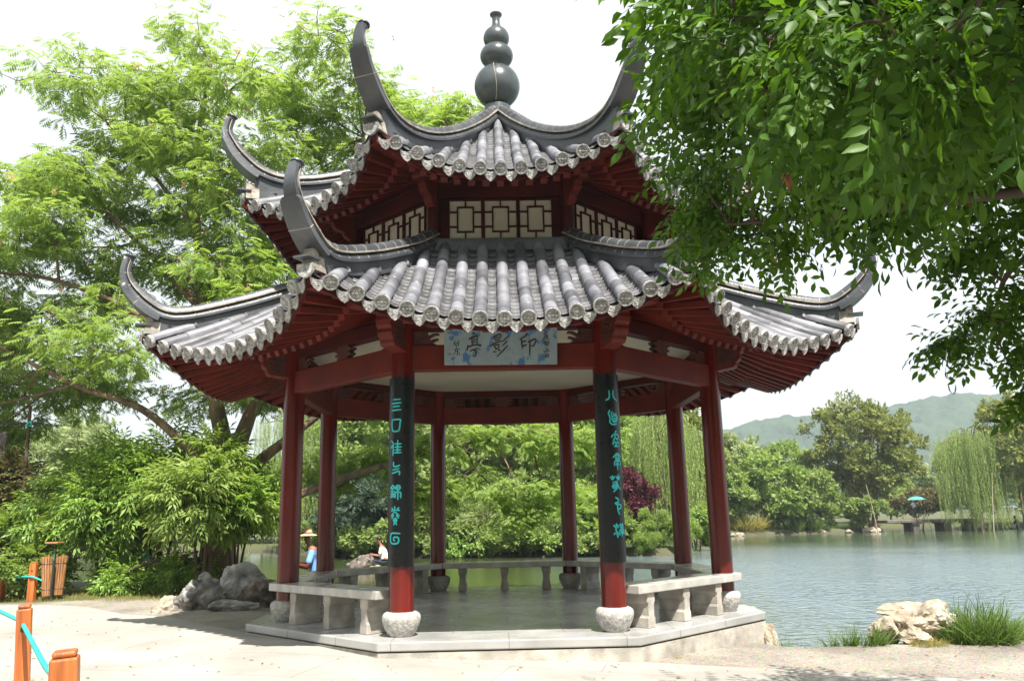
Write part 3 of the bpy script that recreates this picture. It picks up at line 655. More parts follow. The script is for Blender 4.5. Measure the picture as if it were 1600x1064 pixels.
# upper storey: wall, posts, three lattice windows to a side
AW = 1.88; WW = AW*T8
uw = MB(); octslab(uw, (AW-.06)/C8, 4.0, (AW-.06)/C8, 5.2)
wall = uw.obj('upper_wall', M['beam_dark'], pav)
b_ = MB(); b_.box((0, -AW+.03, 4.955), (2*WW-.08, .10, .31)); b_.box((0, -AW+.03, 4.235), (2*WW-.08, .10, .05)); b_.box((0, -AW+.01, 5.02), (2*WW-.02, .12, .08))
o = bevel(b_.obj('wall_beam', M['beam_dark'], wall), .006, 1); ring8(o)
b_ = MB(); b_.tube([rd*(AW/C8)+Vector((0, 0, 4.1)), rd*(AW/C8)+Vector((0, 0, 5.15))], .07, 16)
o = b_.obj('wall_post', M['beam_dark'], wall, 40); ring8(o)
win0 = None
wins = []
for i in (-1, 0, 1):
    b_ = MB(); x0 = i*.412; w_, h_ = .402, .50; zc = 4.525; yf = -AW+.0
    b_.box((x0, yf+.035, zc), (w_, .03, h_), m=0)
    L_ = .018
    def ln(xa, za, xb, zb):
        if xa == xb: b_.box((x0+(xa-.5)*w_, yf+.010, zc+((za+zb)/2-.5)*h_), (L_, .022, abs(zb-za)*h_+L_), m=1)
        else: b_.box((x0+((xa+xb)/2-.5)*w_, yf+.008, zc+(za-.5)*h_), (abs(xb-xa)*w_+L_, .022, L_), m=1)
    for s in ((.02, .0, .02, 1), (.98, 0, .98, 1), (0, .02, 1, .02), (0, .98, 1, .98), (.27, .2, .27, .8), (.73, .2, .73, .8), (.27, .2, .73, .2), (.27, .8, .73, .8), (.5, .8, .5, 1), (.5, 0, .5, .2),
              (0, .68, .27, .68), (0, .32, .27, .32), (.73, .68, 1, .68), (.73, .32, 1, .32)): ln(*s)
    o = b_.obj('lattice_window', [M['panel'], M['beam_dark']], wall); ring8(o)
# ring beam under the upper eave and brackets carrying it
b_ = MB(); AV = 2.24
b_.box((0, -AV, 4.935), (2*AV*T8+.10, .085, .10)); 
o = bevel(b_.obj('eave_purlin', M['beam_dark'], upr), .008, 1); ring8(o)
b_ = MB(); b_.prism([(-.06, 4.66), (.10, 4.66), (.16, 4.70), (.17, 4.75), (.26, 4.775), (.30, 4.81), (.31, 4.86), (.44, 4.865), (.47, 4.90), (.46, 5.0), (-.06, 5.0)], rd*(AW/C8), rd, (0, 0, 1), tg, .11)
o = bevel(b_.obj('bracket_arm', M['beam'], upr), .01, 1); ring8(o)
# gourd finial
def ball(r, zc, sq=1, a=-60, b=62, n=12): return [(r*math.cos(R(t)), zc+r*sq*math.sin(R(t))) for t in np.linspace(a, b, n)]
b_ = MB(); b_.lathe([(.20, 6.80), (.19, 6.93)]+ball(.332, 7.265, 1.0, -66, 66, 18)+ball(.243, 7.755, .80, -52, 50, 12)+ball(.192, 8.045, .95, -48, 58, 12)+[(.072, 8.24), (.057, 8.30), (.056, 8.37), (.065, 8.41), (.088, 8.425), (.090, 8.445), (.07, 8.45)], n=48)
b_.tube([(.02*math.cos(t)-.03, -.335*math.cos((t-.0)*.42-.55), 7.265+.335*math.sin(t*.42-.55)) for t in np.linspace(-1.2, 4.2, 12)], .006, 5, m=1)
b_.obj('gourd_finial', [M['gourd'], M['mortar']], pav, 50)

# ------------------------------------------------------------------ writing
def ribbon(mb, pts, wid, place, m, taper=None):
    """flat brush stroke: place(x, y, lift) gives the point on the carrying surface"""
    P = [np.array(p, float) for p in pts]
    if len(P) > 2: P = catmull(P, 4)
    else: P = [P[0]+(P[1]-P[0])*t for t in np.linspace(0, 1, 4)]
    n = len(P); V = []; lift = .002+.0004*ribbon.k; ribbon.k = (ribbon.k+1) % 14
    for i, p in enumerate(P):
        t = P[min(i+1, n-1)]-P[max(i-1, 0)]; t = t/(np.linalg.norm(t)+1e-9); q = np.array([-t[1], t[0]])
        w_ = wid/2*(taper[0]+(taper[1]-taper[0])*i/(n-1) if taper else 1)
        e = p-t*w_*.6 if i == 0 else (p+t*w_*.6 if i == n-1 else p)
        k_ = .72 if i in (0, n-1) else 1
        V += [place(*(e+q*w_*k_), lift), place(*(e-q*w_*k_), lift)]
    mb.add(V, [(2*i, 2*i+1, 2*i+3, 2*i+2) for i in range(n-1)], m)
ribbon.k = 0
def circ(x, y, r): return [(x+r*math.cos(t), y+r*math.sin(t)) for t in np.linspace(0, 2*math.pi, 11)]
A_ = [[[(140,210),(235,210)],[(112,262),(245,255)],[(135,303),(228,300)],[(118,352),(245,347)]],
      [[(125,475),(235,475),(236,520),(226,605),(205,625),(150,625),(130,600),(120,540),(125,475)]],
      [[(115,745),(150,790),(105,840)],[(148,790),(142,935)],[(210,745),(205,905)],[(170,790),(250,790)],[(170,830),(252,830)],[(170,868),(245,868)],[(165,903),(252,903)]]]
B_ = [[[(140,0),(142,45),(180,50),(212,38)],[(132,88),(205,75)],[(118,125),(150,120),(205,105),(210,145)]],
      [[(128,262),(95,300)],[(128,262),(165,298)],[(108,300),(150,300)],[(100,330),(155,330)],[(128,300),(128,390)],[(105,350),(115,375)],[(150,350),(142,375)],[(95,395),(158,390)],circ(195,290,24),[(172,290),(218,290)],[(195,315),(195,425)],[(165,405),(165,355),(180,340),(210,340),(225,355),(225,405)]],
      [[(160,505),(160,560)],[(118,520),(140,545)],[(205,515),(182,540)],[(112,550),(150,545)],[(215,545),(172,545)],[(160,560),(120,600)],[(160,560),(205,600)],[(112,605),(145,600),(120,635)],[(212,605),(180,600),(205,630)],circ(165,655,20),[(150,655),(182,655)],[(150,705),(165,680),(185,705)]],
      [[(220,803),(130,800),(110,830),(110,890),(140,915),(195,910),(208,880),(200,848),(158,845),(150,870),(162,885)]]]
C_ = [[[(122,100),(125,160),(115,200),(82,220)],[(178,100),(172,150),(190,195),(225,222)]],
      [[(120,350),(105,390),(120,440),(118,500),(150,528),(205,520)],[(145,370),(140,400),(150,430)],[(150,430),(145,470),(165,495),(200,490),(220,450),(215,410)],[(155,420),(215,420)],[(152,455),(212,450)],[(165,385),(180,410)],[(205,385),(190,410)],[(155,478),(205,475)]],
      [[(190,605),(170,645)],[(130,690),(150,660),(200,650),(225,665),(228,690),(205,705)],[(175,650),(172,700),(145,730)],[(172,690),(215,720)],[(140,775),(165,740),(185,765)],[(185,765),(210,745),(232,770)],[(185,765),(185,800)],[(160,800),(225,798)]],
      [[(135,940),(195,890),(255,935)],[(165,915),(225,915)],[(170,930),(170,965)],[(220,930),(220,965)],[(170,945),(220,945)],[(165,968),(225,968)],[(150,1040),(155,990),(195,985),(238,990),(240,1040)],[(195,1000),(195,1090)],[(175,1030),(195,1005),(218,1030)]]]
D_ = [[[(140,155),(165,185),(190,150)],[(165,140),(165,190)],[(210,150),(240,185),(265,150)],[(240,130),(240,190)],[(165,225),(225,205)],[(215,205),(232,260),(262,305)],circ(185,270,24),[(170,265),(200,280)],[(205,225),(215,290),(170,335)]],
      [[(190,405),(225,430),(220,460),(180,475)],[(190,490),(245,490),(262,520),(235,545),(210,540)],[(215,480),(212,550),(232,610)]],
      [[(155,740),(170,760)],[(155,850),(170,830)],[(190,720),(180,780),(190,830),(200,885)],[(205,740),(205,770)],[(205,850),(200,820)],[(225,740),(290,740)],[(245,720),(245,760)],[(275,720),(275,760)],[(235,765),(285,765)],[(262,760),(262,870)],[(225,860),(230,800),(262,785),(295,800),(300,850)],[(245,810),(250,840)],[(278,810),(275,840)]]]
RB = .140
def board(k, label, glyphs, small_side):
    c = vert(k, RC, 0); t = thing('couplet_board', label, 'couplet board', c, 0, 'couplet boards on the two front columns')
    an = vang(k); b = MB(); n = 15; V = []; F = []
    for z in (.655, 2.535):
        for rr in (.126, RB):
            for j in range(n):
                a = an+R(-82+164*j/(n-1)); V.append((rr*math.cos(a), rr*math.sin(a), z))
    for j in range(n-1):
        F += [(n+j, n+j+1, 3*n+j+1, 3*n+j), (j+1, j, 2*n+j, 2*n+j+1), (2*n+j, 3*n+j, 3*n+j+1, 2*n+j+1), (n+j, j, j+1, n+j+1)]
    F += [(0, n, 3*n, 2*n), (2*n-1, n-1, 3*n-1, 4*n-1)]
    b.add(V, F); b.obj('board', M['black'], t, 40)
    def place(x, z, lift):
        a = an+x/RB; return Vector(((RB+lift)*math.cos(a), (RB+lift)*math.sin(a), z))
    for (gl, sc, y0, cx) in glyphs:
        for g in gl:
            b = MB()
            for st in g:
                q = [((x/sc-cx)/152., 2.535-(y0+y/sc-590)*.00637) for x, y in st]
                ribbon(b, q, .0155, place, 0)
            b.obj('character', M['teal_paint'], t)
    # the small signature column along one edge
    b = MB(); z = 1.78 if k == 0 else 2.13
    for i in range(9):
        x = small_side*.118; zz = z-i*.062
        for q in range(5):
            xa, za = random.uniform(-.012, .012), random.uniform(-.018, .018)
            ribbon(b, [(x+xa, zz+za), (x+xa+random.uniform(-.014, .014), zz+za+random.choice((0, -.016)))], .0045, place, 0)
    if k == 0:
        for i in range(2): ribbon(b, [(small_side*.118, z-.60-i*.03), (small_side*.118, z-.615-i*.03)], .02, place, 1)
    b.obj('signature', [M['pale_ink'], M['red_seal']], t)
board(0, 'black curved couplet board with turquoise seal characters on the left front column', [(A_, 8.183, 600, 22.3), (B_, 7.333, 725, 22.3)], -1)
board(1, 'black curved couplet board with turquoise seal characters on the right front column', [(C_, 7.88, 605, 20.6), (D_, 7.88, 735, 26.5)], 1)
# name plaque
pl = thing('name_plaque', 'faded blue name plaque with black brush characters under the front eave', 'plaque', (-.03, -2.63, 2.655))
pl.rotation_euler = (R(11), R(.5), 0)
b_ = MB(); b_.box((0, 0, .205), (1.17, .03, .41)); bevel(b_.obj('panel', M['plaque'], pl), .006, 1)
b_ = MB()
for s in (-1, 1): b_.box((s*.45, .035, .385), (.03, .06, .03))
b_.obj('hanger', M['iron'], pl)
Q5 = lambda x, y: ((690+x/15.2-782)/176*1.17, .20-(505+y/15.2-542)/58*.40)
Q6 = lambda x, y: ((780+x/15.2-782)/176*1.17, .20-(505+y/15.2-542)/58*.40)
G5 = [[(740,270),(820,310)],[(650,415),(760,350),(900,330)],[(715,385),(725,560)],[(720,390),(830,350),(835,540)],[(760,435),(800,425)],[(755,490),(800,480)],[(622,560),(600,670)],[(640,590),(760,550),(930,550),(890,575)],[(680,680),(860,620)],[(770,650),(812,720),(790,800),(730,780)]]
G6 = [[(1235,350),(1270,440)],[(1250,350),(1390,310),(1370,430)],[(1290,385),(1350,375)],[(1280,440),(1365,430)],[(1160,570),(1300,490),(1430,465)],[(1240,560),(1280,650)],[(1260,560),(1350,540),(1345,620)],[(1285,640),(1350,620)],[(1225,710),(1290,700)],[(1340,660),(1390,680)],[(1588,345),(1440,475)],[(1548,465),(1440,570)],[(1560,570),(1310,820)]]
G7 = [[(650,300),(600,360),(480,430)],[(520,440),(540,640)],[(545,480),(630,465)],[(560,580),(640,550)],[(680,490),(830,425),(860,465),(800,580),(750,570)],[(720,490),(710,790)]]
G8 = [[(1090,250),(1120,275)],[(1040,310),(1140,285)],[(1060,330),(1060,380),(1010,460)],[(1080,340),(1140,340),(1140,380),(1075,390)],[(1110,320),(1100,400),(1050,440)],[(1110,400),(1185,435)],[(1060,500),(1080,570)],[(1065,510),(1165,480),(1155,550),(1080,565)],[(1070,535),(1155,520)],[(1115,480),(1125,610)],
      [(1040,690),(1080,720)],[(1100,660),(1170,660)],[(1130,690),(1190,710)],[(1050,740),(1110,700)],[(1090,770),(1080,860)],[(1095,770),(1150,760),(1155,850)],[(1100,800),(1145,795)],[(1100,830),(1145,820)]]
G4 = [[(320,460),(280,540)],[(310,500),(345,580)],[(420,460),(350,520)],[(390,480),(400,560)],[(350,560),(410,550)],[(345,600),(360,620)],[(300,650),(430,630)],[(330,650),(320,710),(270,770)],[(350,690),(400,670)],[(375,660),(370,760),(330,770)],[(410,720),(425,780)]]
flat = lambda x, z, lift: Vector((x, -.015-lift, z))
for nm, G, Qf, wd, mt in (('character', G5, Q5, .016, 'ink'), ('character', G6, Q5, .015, 'ink'), ('character', G7, Q6, .017, 'ink'), ('inscription', G8, Q6, .008, 'ink'), ('inscription', G4, Q5, .0085, 'ink')):
    b_ = MB()
    for st in G: ribbon(b_, [Qf(*p) for p in st], wd, flat, 0, (1.2, .8))
    b_.obj(nm, M[mt], pl)
b_ = MB(); ribbon(b_, [Q5(160, 640), Q5(190, 640)], .016, flat, 0); ribbon(b_, [Q5(150, 755), Q5(220, 755)], .03, flat, 0)
b_.obj('seal_mark', M['seal'], pl)

# ------------------------------------------------------------------ stone benches: a ring of seven, open at the front
AO, AI, ZT, TH = 2.735, 2.345, .425, .085
bench_mat = mat('polished_bench_stone', (.40, .385, .355), .24, .22, 5, .06, 60)
bl = {7: 'sunlit stone bench left of the open front, between the two left front columns', 6: 'shaded stone bench on the far left side of the pavilion', 5: 'dark stone bench at the back left corner of the pavilion',
      4: 'dark stone bench across the back of the pavilion facing the entrance', 3: 'dark stone bench at the back right corner of the pavilion', 2: 'shaded stone bench on the far right side of the pavilion', 1: 'sunlit stone bench right of the open front, with pale legs in the sun'}
legprof = [(-.062, 0), (.062, 0), (.062, .095), (.054, .105), (.047, .12), (.047, .225), (.054, .24), (.064, .25), (.064, ZT-TH), (-.064, ZT-TH), (-.064, .25), (-.054, .24), (-.047, .225), (-.047, .12), (-.054, .105), (-.062, .095)]
for f in range(1, 8):
    n = Vector((math.cos(R(-90+45*f)), math.sin(R(-90+45*f)), 0)); u = Vector((-n.y, n.x, 0))
    t = thing('stone_bench', bl[f], 'stone bench', n*2.54, 0, 'stone benches round the pavilion'); off = n*2.54
    e0 = -AO*T8+.004; e1 = AO*T8-.004; i0 = -AI*T8+.004; i1 = AI*T8-.004
    if f == 1: e0 = -.90; i0 = -.90
    if f == 7: e1 = .90; i1 = .90
    b = MB(); V = [n*AO+u*e0, n*AO+u*e1, n*AI+u*i1, n*AI+u*i0]
    V = [p-off+Vector((0, 0, ZT-TH)) for p in V]+[p-off+Vector((0, 0, ZT)) for p in V]
    b.add(V, [(0, 3, 2, 1), (4, 5, 6, 7), (0, 1, 5, 4), (1, 2, 6, 5), (2, 3, 7, 6), (3, 0, 4, 7)])
    bevel(b.obj('seat', bench_mat, t), .008, 2)
    for x in (-.66, 0.0, .66):
        b = MB(); b.prism(legprof, u*x, u, (0, 0, 1), n, .33)
        bevel(b.obj('leg', M['granite'], t), .006, 1)


# ------------------------------------------------------------------ foliage
def nrm(a): return a/(np.linalg.norm(a, axis=1, keepdims=True)+1e-9)
def rdir(n): return nrm(rng.normal(size=(n, 3)))
def kite(l=1, w=.5, x=.42, fold=.06, droop=-.05): return [(0, 0, 0), (x*l, -w/2*l, fold*l), (l, 0, droop*l), (x*l, w/2*l, fold*l)], [(0, 1, 2, 3)]
def place_t(T, o, d, up_=(0, 0, 1), s=1):
    V, F = T; d = Vector(d).normalized(); y = Vector(up_).cross(d); y = y.normalized() if y.length > 1e-3 else Vector((0, 1, 0)); z = d.cross(y); o = Vector(o)
    return [tuple(o+d*x*s+y*yy*s+z*zz*s) for x, yy, zz in V], F
def compose(parts):
    V = []; F = []; g = []
    for i, (v, f) in enumerate(parts):
        b = len(V); V += list(v); F += [tuple(k+b for k in q) for q in f]; g += [i]*len(v)
    return V, F, g
LEAF = ([(0, 0, 0), (.10, 0, -.005), (.32, -.19, .045), (.32, 0, -.015), (.32, .19, .045), (.62, -.18, .01), (.62, 0, -.055), (.62, .18, .01), (.83, -.075, -.075), (.83, .075, -.075), (1, 0, -.19)],
        [(0, 1, 3, 2), (0, 4, 3, 1), (2, 3, 6, 5), (3, 4, 7, 6), (5, 6, 8), (6, 7, 9), (6, 9, 10, 8)])
rr = random.Random(3)
def sprig(leaf, n, l, spread=1.0, droop=.2, L=1.0, vary=.25):
    """twig along +x with n alternate leaves"""
    P = []
    for i in range(n):
        t = (i+.6)/n; s = 1 if i % 2 else -1
        d = (.55, s*spread*(.7+.4*rr.random()), -droop+.3*(rr.random()-.5)) if i < n-1 else (1, .1*s, -droop*.6)
        P.append(place_t(leaf, (t*L, 0, -.08*t*t), d, (rr.uniform(-.3, .3), rr.uniform(-.3, .3), 1), l*(1-vary*rr.random())))
    tw = ([(0, -.006, 0), (0, .006, 0), (L, .003, -.08), (L, -.003, -.08)], [(0, 1, 2, 3)])
    return compose(P+[tw])
def frond(n=9):
    """bipinnate leaf: pinnae in pairs along a drooping stalk"""
    P = []
    for i in range(n):
        t = .22+.78*i/(n-1); w = .42*math.sin(math.pi*(.18+.72*i/(n-1)))
        for s in (-1, 1): P.append(place_t(kite(1, .32, .5, .03, -.12), (t, 0, -.16*t*t), (.55, s, -.22), (0, 0, 1), w+.04))
    return compose(P)
def tuft(n, w=.42, l=.55, up_=0.0, r=.45):
    P = []
    for i in range(n):
        d = Vector((rr.gauss(0, 1), rr.gauss(0, 1), rr.gauss(0, 1)+up_)).normalized(); o = Vector((rr.gauss(0, 1), rr.gauss(0, 1), rr.gauss(0, 1))).normalized()*r*rr.random()
        P.append(place_t(kite(1, w), o, d, (rr.gauss(0, 1), rr.gauss(0, 1), rr.gauss(0, 1)), l*(.6+.6*rr.random())))
    return compose(P)
def strand(n=16):
    P = []
    for i in range(n):
        t = i/n; s = 1 if i % 2 else -1
        P.append(place_t(kite(1, .20, .4), (t, .02*math.sin(t*9), .02*math.cos(t*7)), (1, s*.38, .3*(rr.random()-.5)), (rr.gauss(0, 1), rr.gauss(0, 1), .5), .13))
    return compose(P)
def blades(n=7):
    P = []
    for i in range(n):
        a = rr.uniform(0, 6.28); o = (rr.uniform(-.12, .12), rr.uniform(-.12, .12), 0); h = rr.uniform(.6, 1); b = rr.uniform(.15, .6); w = .018
        ca, sa = math.cos(a), math.sin(a); V = []
        for t in (0, .4, .75, 1):
            x = b*t*t; z = h*(t-.28*b*t*t); ww = w*(1-t*.85)
            V += [(o[0]+ca*x-sa*ww, o[1]+sa*x+ca*ww, z), (o[0]+ca*x+sa*ww, o[1]+sa*x-ca*ww, z)]
        P.append((V, [(0, 1, 3, 2), (2, 3, 5, 4), (4, 5, 7, 6)]))
    return compose(P)

def scatter(name, T, P, D, Nn, Sz, m, parent=None, z_axis=False):
    """one mesh of many copies of template T at points P, x axis along D, z axis near Nn, size Sz"""
    V, F, g = T; V = np.array(V); n = len(P); Sz = np.broadcast_to(Sz, (n,))
    x = nrm(D); y = nrm(np.cross(Nn, x)); z = np.cross(x, y)
    if z_axis: z = nrm(D); x = nrm(np.cross(Nn, z)+1e-6); y = np.cross(z, x)
    W_ = P[:, None, :]+Sz[:, None, None]*(V[None, :, 0:1]*x[:, None, :]+V[None, :, 1:2]*y[:, None, :]+V[None, :, 2:3]*z[:, None, :])
    k = len(V); flat = np.array([i for f in F for i in f]); cnt = np.array([len(f) for f in F])
    me = bpy.data.meshes.new(name); me.vertices.add(n*k); me.vertices.foreach_set('co', W_.reshape(-1).astype(np.float32))
    li = (flat[None, :]+(np.arange(n)*k)[:, None]).reshape(-1); me.loops.add(len(li)); me.loops.foreach_set('vertex_index', li.astype(np.int32))
    ct = np.tile(cnt, n); st = np.concatenate([[0], np.cumsum(ct)[:-1]]); me.polygons.add(len(ct)); me.polygons.foreach_set('loop_start', st.astype(np.int32))
    try: me.polygons.foreach_set('loop_total', ct.astype(np.int32))
    except Exception: pass
    at = me.attributes.new('rnd', 'FLOAT', 'POINT')
    gl = np.array(g); base = rng.random((n, 1)); per = rng.random((n, gl.max()+1))
    at.data.foreach_set('value', np.clip(.55*base+.45*per[:, gl], 0, 1).reshape(-1).astype(np.float32))
    me.materials.append(m); me.update(calc_edges=True); me.validate()
    return put(name, me, parent)

def gaps(p, k, thr):
    g = np.sin(p[:, 0]*k+1.3*np.sin(p[:, 1]*k*.8))+np.sin(p[:, 1]*k*1.1+p[:, 2]*k*.7)+np.sin(p[:, 2]*k*1.3+1.7*np.sin(p[:, 0]*k*.6))
    return g > thr
def clump_pts(lobes, nsub, subr, per, flat=.6, shell=.62):
    """clumps on and in each lobe, leaf points in each clump; returns points, outward directions, clump centres with their lobe"""
    P = []; D = []; CC = []
    for li, (c, r) in enumerate(lobes):
        c = np.array(c, float); r = np.array(r if hasattr(r, '__len__') else (r, r, r*.8), float)
        d = rdir(nsub); rad = shell+(1-shell)*rng.random((nsub, 1)); cc = c+d*rad*r
        for q in cc:
            CC.append((li, q)); s = subr*(.7+.6*rng.random())*r.mean()
            dd = rdir(per); pp = q+dd*(rng.random((per, 1))**.45)*np.array([s, s, s*flat]); P.append(pp); D.append(nrm(dd*.6+nrm(pp-c)))
    return np.concatenate(P), np.concatenate(D), CC
def woody(name, limbs, lobes, CC, m, parent, tw=.012, connect=True, br=.035):
    b = MB(); nodes = []
    for path, r0, r1 in limbs:
        q = catmull(path, 5); n = len(q); b.tube(q, [r0+(r1-r0)*(i/(n-1))**.8 for i in range(n)], 9)
        for i, p in enumerate(q): nodes.append((p, r0+(r1-r0)*(i/(n-1))))
    if connect:
        NP = np.array([p for p, _ in nodes])
        for li, (c, r) in enumerate(lobes):
            c = np.array(c, float); dz = np.linalg.norm(NP-c, axis=1)+np.where(NP[:, 2] > c[2], 1.5*(NP[:, 2]-c[2]), 0); i = int(dz.argmin()); a, ra = nodes[i]
            mid = (a+c)/2+rng.normal(size=3)*.08*np.linalg.norm(c-a)+np.array([0, 0, -.05*np.linalg.norm(c-a)]); rb = min(ra*.7, br)
            b.tube(catmull([a, mid, c], 4), list(np.linspace(rb, max(tw*1.4, rb*.4), 9)), 6)
            mine = sorted([q for (lj, q) in CC if lj == li], key=lambda q: np.linalg.norm(q-a)); done = [c, mid]
            for q in mine:
                s_ = min(done, key=lambda e: np.linalg.norm(e-q)); m2 = (s_+q)/2+rng.normal(size=3)*.10*np.linalg.norm(q-s_)
                b.tube([s_, m2, q], [tw*1.3, tw, tw*.5], 5, caps=False); done.append(m2); done.append(q)
    return b.obj(name, m, parent, 60)
def tree(name, label, cat, base, limbs, lobes, T, size, m, nsub=9, subr=.42, per=24, flat=.6, bark='bark', group=None, droop=.15, upn=1.0, gap=None, tw=.012, shell=.62, crown='crown', trunk='trunk', br=.035, horiz=False):
    t = thing(name, label, cat, (0, 0, 0), 0, group)
    P, D, CC = clump_pts(lobes, nsub, subr, per, flat, shell)
    if gap:
        k = gaps(P, *gap); P = P[k]; D = D[k]
    n = len(P); D = D.copy()
    if horiz: D = D*.4+rng.normal(size=D.shape)*np.array([.7, .7, .15])
    D[:, 2] = D[:, 2]*.6-droop; Nn = rdir(n)*.55+np.array([0, 0, upn])
    woody(trunk, limbs, lobes, CC, M[bark], t, tw, True, br)
    scatter(crown, T, P, D, Nn, size*(.7+.6*rng.random(n)), m, t)
    return t

LM = {
 'mimosa': leafmat('mimosa_leaf', (.125, .215, .045), (.295, .405, .115), .50, .6, (.40, .33, .10)),
 'broad': leafmat('glossy_broad_leaf', (.020, .058, .010), (.10, .20, .030), .46, .45, (.26, .22, .04), .25),
 'lance': leafmat('lance_leaf', (0.105, 0.211, 0.043), (0.316, 0.455, 0.108), 0.42, .45, None, .4),
 'olive': leafmat('olive_green_leaf', (0.085, 0.124, 0.026), (0.247, 0.273, 0.065), 0.38, .6),
 'dark': leafmat('dark_needle', (0.031, 0.063, 0.042), (0.091, 0.133, 0.074), .15, .6),
 'bright': leafmat('bright_green_leaf', (0.121, 0.213, 0.041), (0.297, 0.388, 0.112), 0.42, .55),
 'mid': leafmat('mid_green_leaf', (0.106, 0.182, 0.044), (0.295, 0.364, 0.110), 0.42, .55),
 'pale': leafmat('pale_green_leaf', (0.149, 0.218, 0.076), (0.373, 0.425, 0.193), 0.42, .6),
 'willow': leafmat('willow_leaf', (0.149, 0.230, 0.052), (0.391, 0.483, 0.172), .42, .5),
 'red': leafmat('red_purple_leaf', (.045, .012, .018), (.13, .032, .042), .3, .5),
 'twiggy': leafmat('dry_olive_leaf', (.085, .085, .028), (.22, .19, .075), .3, .6),
 'grass': leafmat('green_grass', (.05, .105, .02), (.15, .23, .055), .35, .5),
 'dry': leafmat('yellow_green_grass', (.16, .17, .04), (.38, .33, .10), .35, .6),
 'blossom': leafmat('pink_orange_blossom', (.65, .28, .18), (.85, .55, .35), .4, .7),
}
K = kite(1, .5)
SPR_B = sprig(LEAF, 8, .30, 1.0, .35)
SPR_R = sprig(kite(1, .62, .5, .05, -.08), 9, .30, 1.0, .15)
SPR_L = sprig(kite(1, .26, .45, .05, -.18), 9, .46, .75, .35)
FR = frond(6)
TUF = tuft(8); TUFN = tuft(10, .16, .6, .6, .3); STR = strand(16); GRS = blades(8)

# --- mimosa at the left, behind the rocks
limbs = [([(-5.35, 4.85, -.3), (-5.3, 4.8, .6), (-5.25, 4.8, 1.5), (-5.2, 4.8, 2.1)], .34, .26),
 ([(-5.2, 4.8, 2.0), (-5.35, 4.85, 2.8), (-5.75, 5, 4.3), (-6.1, 5.2, 6.3), (-6.35, 5.3, 8.6), (-6.1, 5.2, 10.8)], .21, .03),
 ([(-5.2, 4.8, 2.0), (-4.95, 4.8, 2.7), (-4.75, 4.9, 3.4), (-4.3, 5.2, 5), (-3.6, 5.5, 7), (-2.9, 5.8, 9.3)], .20, .03),
 ([(-5.25, 4.75, 1.9), (-5.9, 4.7, 2.5), (-6.8, 4.6, 3.25), (-8.0, 4.4, 3.7), (-9.5, 4.2, 4.5)], .12, .03),
 ([(-5.1, 4.85, 1.6), (-4.6, 4.9, 2.25), (-4.15, 5, 2.65), (-3.3, 5.2, 3.4), (-2.4, 5.6, 4.6)], .16, .03),
 ([(-5.1, 4.8, 1.0), (-4.5, 5.4, 1.40), (-3.7, 6.6, 1.85), (-2.3, 7.8, 2.4), (-.9, 8.3, 2.8), (1.1, 8.6, 3.1)], .13, .03),
 ([(-5.9, 5.1, 5.2), (-7.0, 4.9, 6.4), (-8.3, 4.9, 7.6), (-9.6, 5, 8.0)], .07, .02),
 ([(-6.2, 5.2, 7.0), (-7.2, 5, 8.3), (-8.2, 5, 9.4)], .06, .02),
 ([(-5.6, 5, 4.0), (-7.2, 4.6, 5.2), (-8.8, 4.4, 5.8), (-10.6, 4.6, 6.0)], .08, .02),
 ([(-3.9, 5.4, 6.2), (-2.6, 5.9, 8.0), (-1.3, 6.3, 9.6)], .06, .02)]
lobes = []
def crown_top(x): return float(np.interp(x, [-12, -10.2, -8.5, -6.5, -4.5, -3, -1.5, -.3], [7.2, 9.0, 10.9, 11.9, 11.4, 11.3, 10.6, 9.8]))
def crown_low(x): return float(np.interp(x, [-12, -8, -6, -4, -2, -.3], [2.9, 2.9, 3.4, 3.3, 3.6, 8.8]))
r5 = random.Random(11)
for _ in range(6000):
    if len(lobes) >= 82: break
    x = r5.uniform(-12.2, -.6); z = r5.uniform(crown_low(x)+.3, crown_top(x)-.35); y = 5+r5.uniform(-1.5, 1.7)+(.9 if x > -4 else 0)+(1.3 if z < 4.6 and x < -7.4 else 0)
    if all((x-c[0])**2+((y-c[1])*.55)**2+((z-c[2])*1.25)**2 > .74 for c, _r in lobes):
        s = r5.uniform(.75, 1.15); lobes.append(((x, y, z), (s*1.15, s*1.05, s*.55)))
lobes += [((-2.9, 5.7, 4.3), (.9, .8, .5)), ((-2.0, 5.6, 3.6), (.9, .8, .4))]
ncrown = len(lobes)
lobes += [((-3.91, 8.29, 2.17), (0.88, .8, .42)), ((-2.60, 8.17, 2.64), (0.99, .8, .42)), ((-1.29, 8.29, 2.88), (0.99, .8, .42)), ((0.13, 8.53, 3.00), (1.10, .8, .42)), ((1.32, 8.64, 2.76), (0.88, .8, .42)), ((-1.89, 8.29, 1.81), (0.88, .8, .42)), ((-0.34, 8.53, 1.93), (0.99, .8, .42)), ((1.09, 8.64, 1.69), (0.77, .8, .42)), ((0.37, 8.64, 1.22), (0.66, .8, .42)), ((2.28, 8.76, 3.00), (0.66, .8, .42))]
t = tree('mimosa_tree', 'tall spreading feathery mimosa tree with forked brown trunk behind the rocks left of the pavilion', 'tree', None, limbs, lobes, FR, .27, LM['mimosa'], nsub=17, subr=.47, per=18, flat=.60, droop=.28, upn=1.1, tw=.009, shell=.30, horiz=True)
P, D, CC = clump_pts(lobes[:ncrown], 3, .5, 1, .3); P[:, 2] += .12
tag(scatter('blossoms', tuft(7, .3, .6), P, rdir(len(P)), rdir(len(P)), .10+.07*rng.random(len(P)), LM['blossom'], t), kind='stuff')

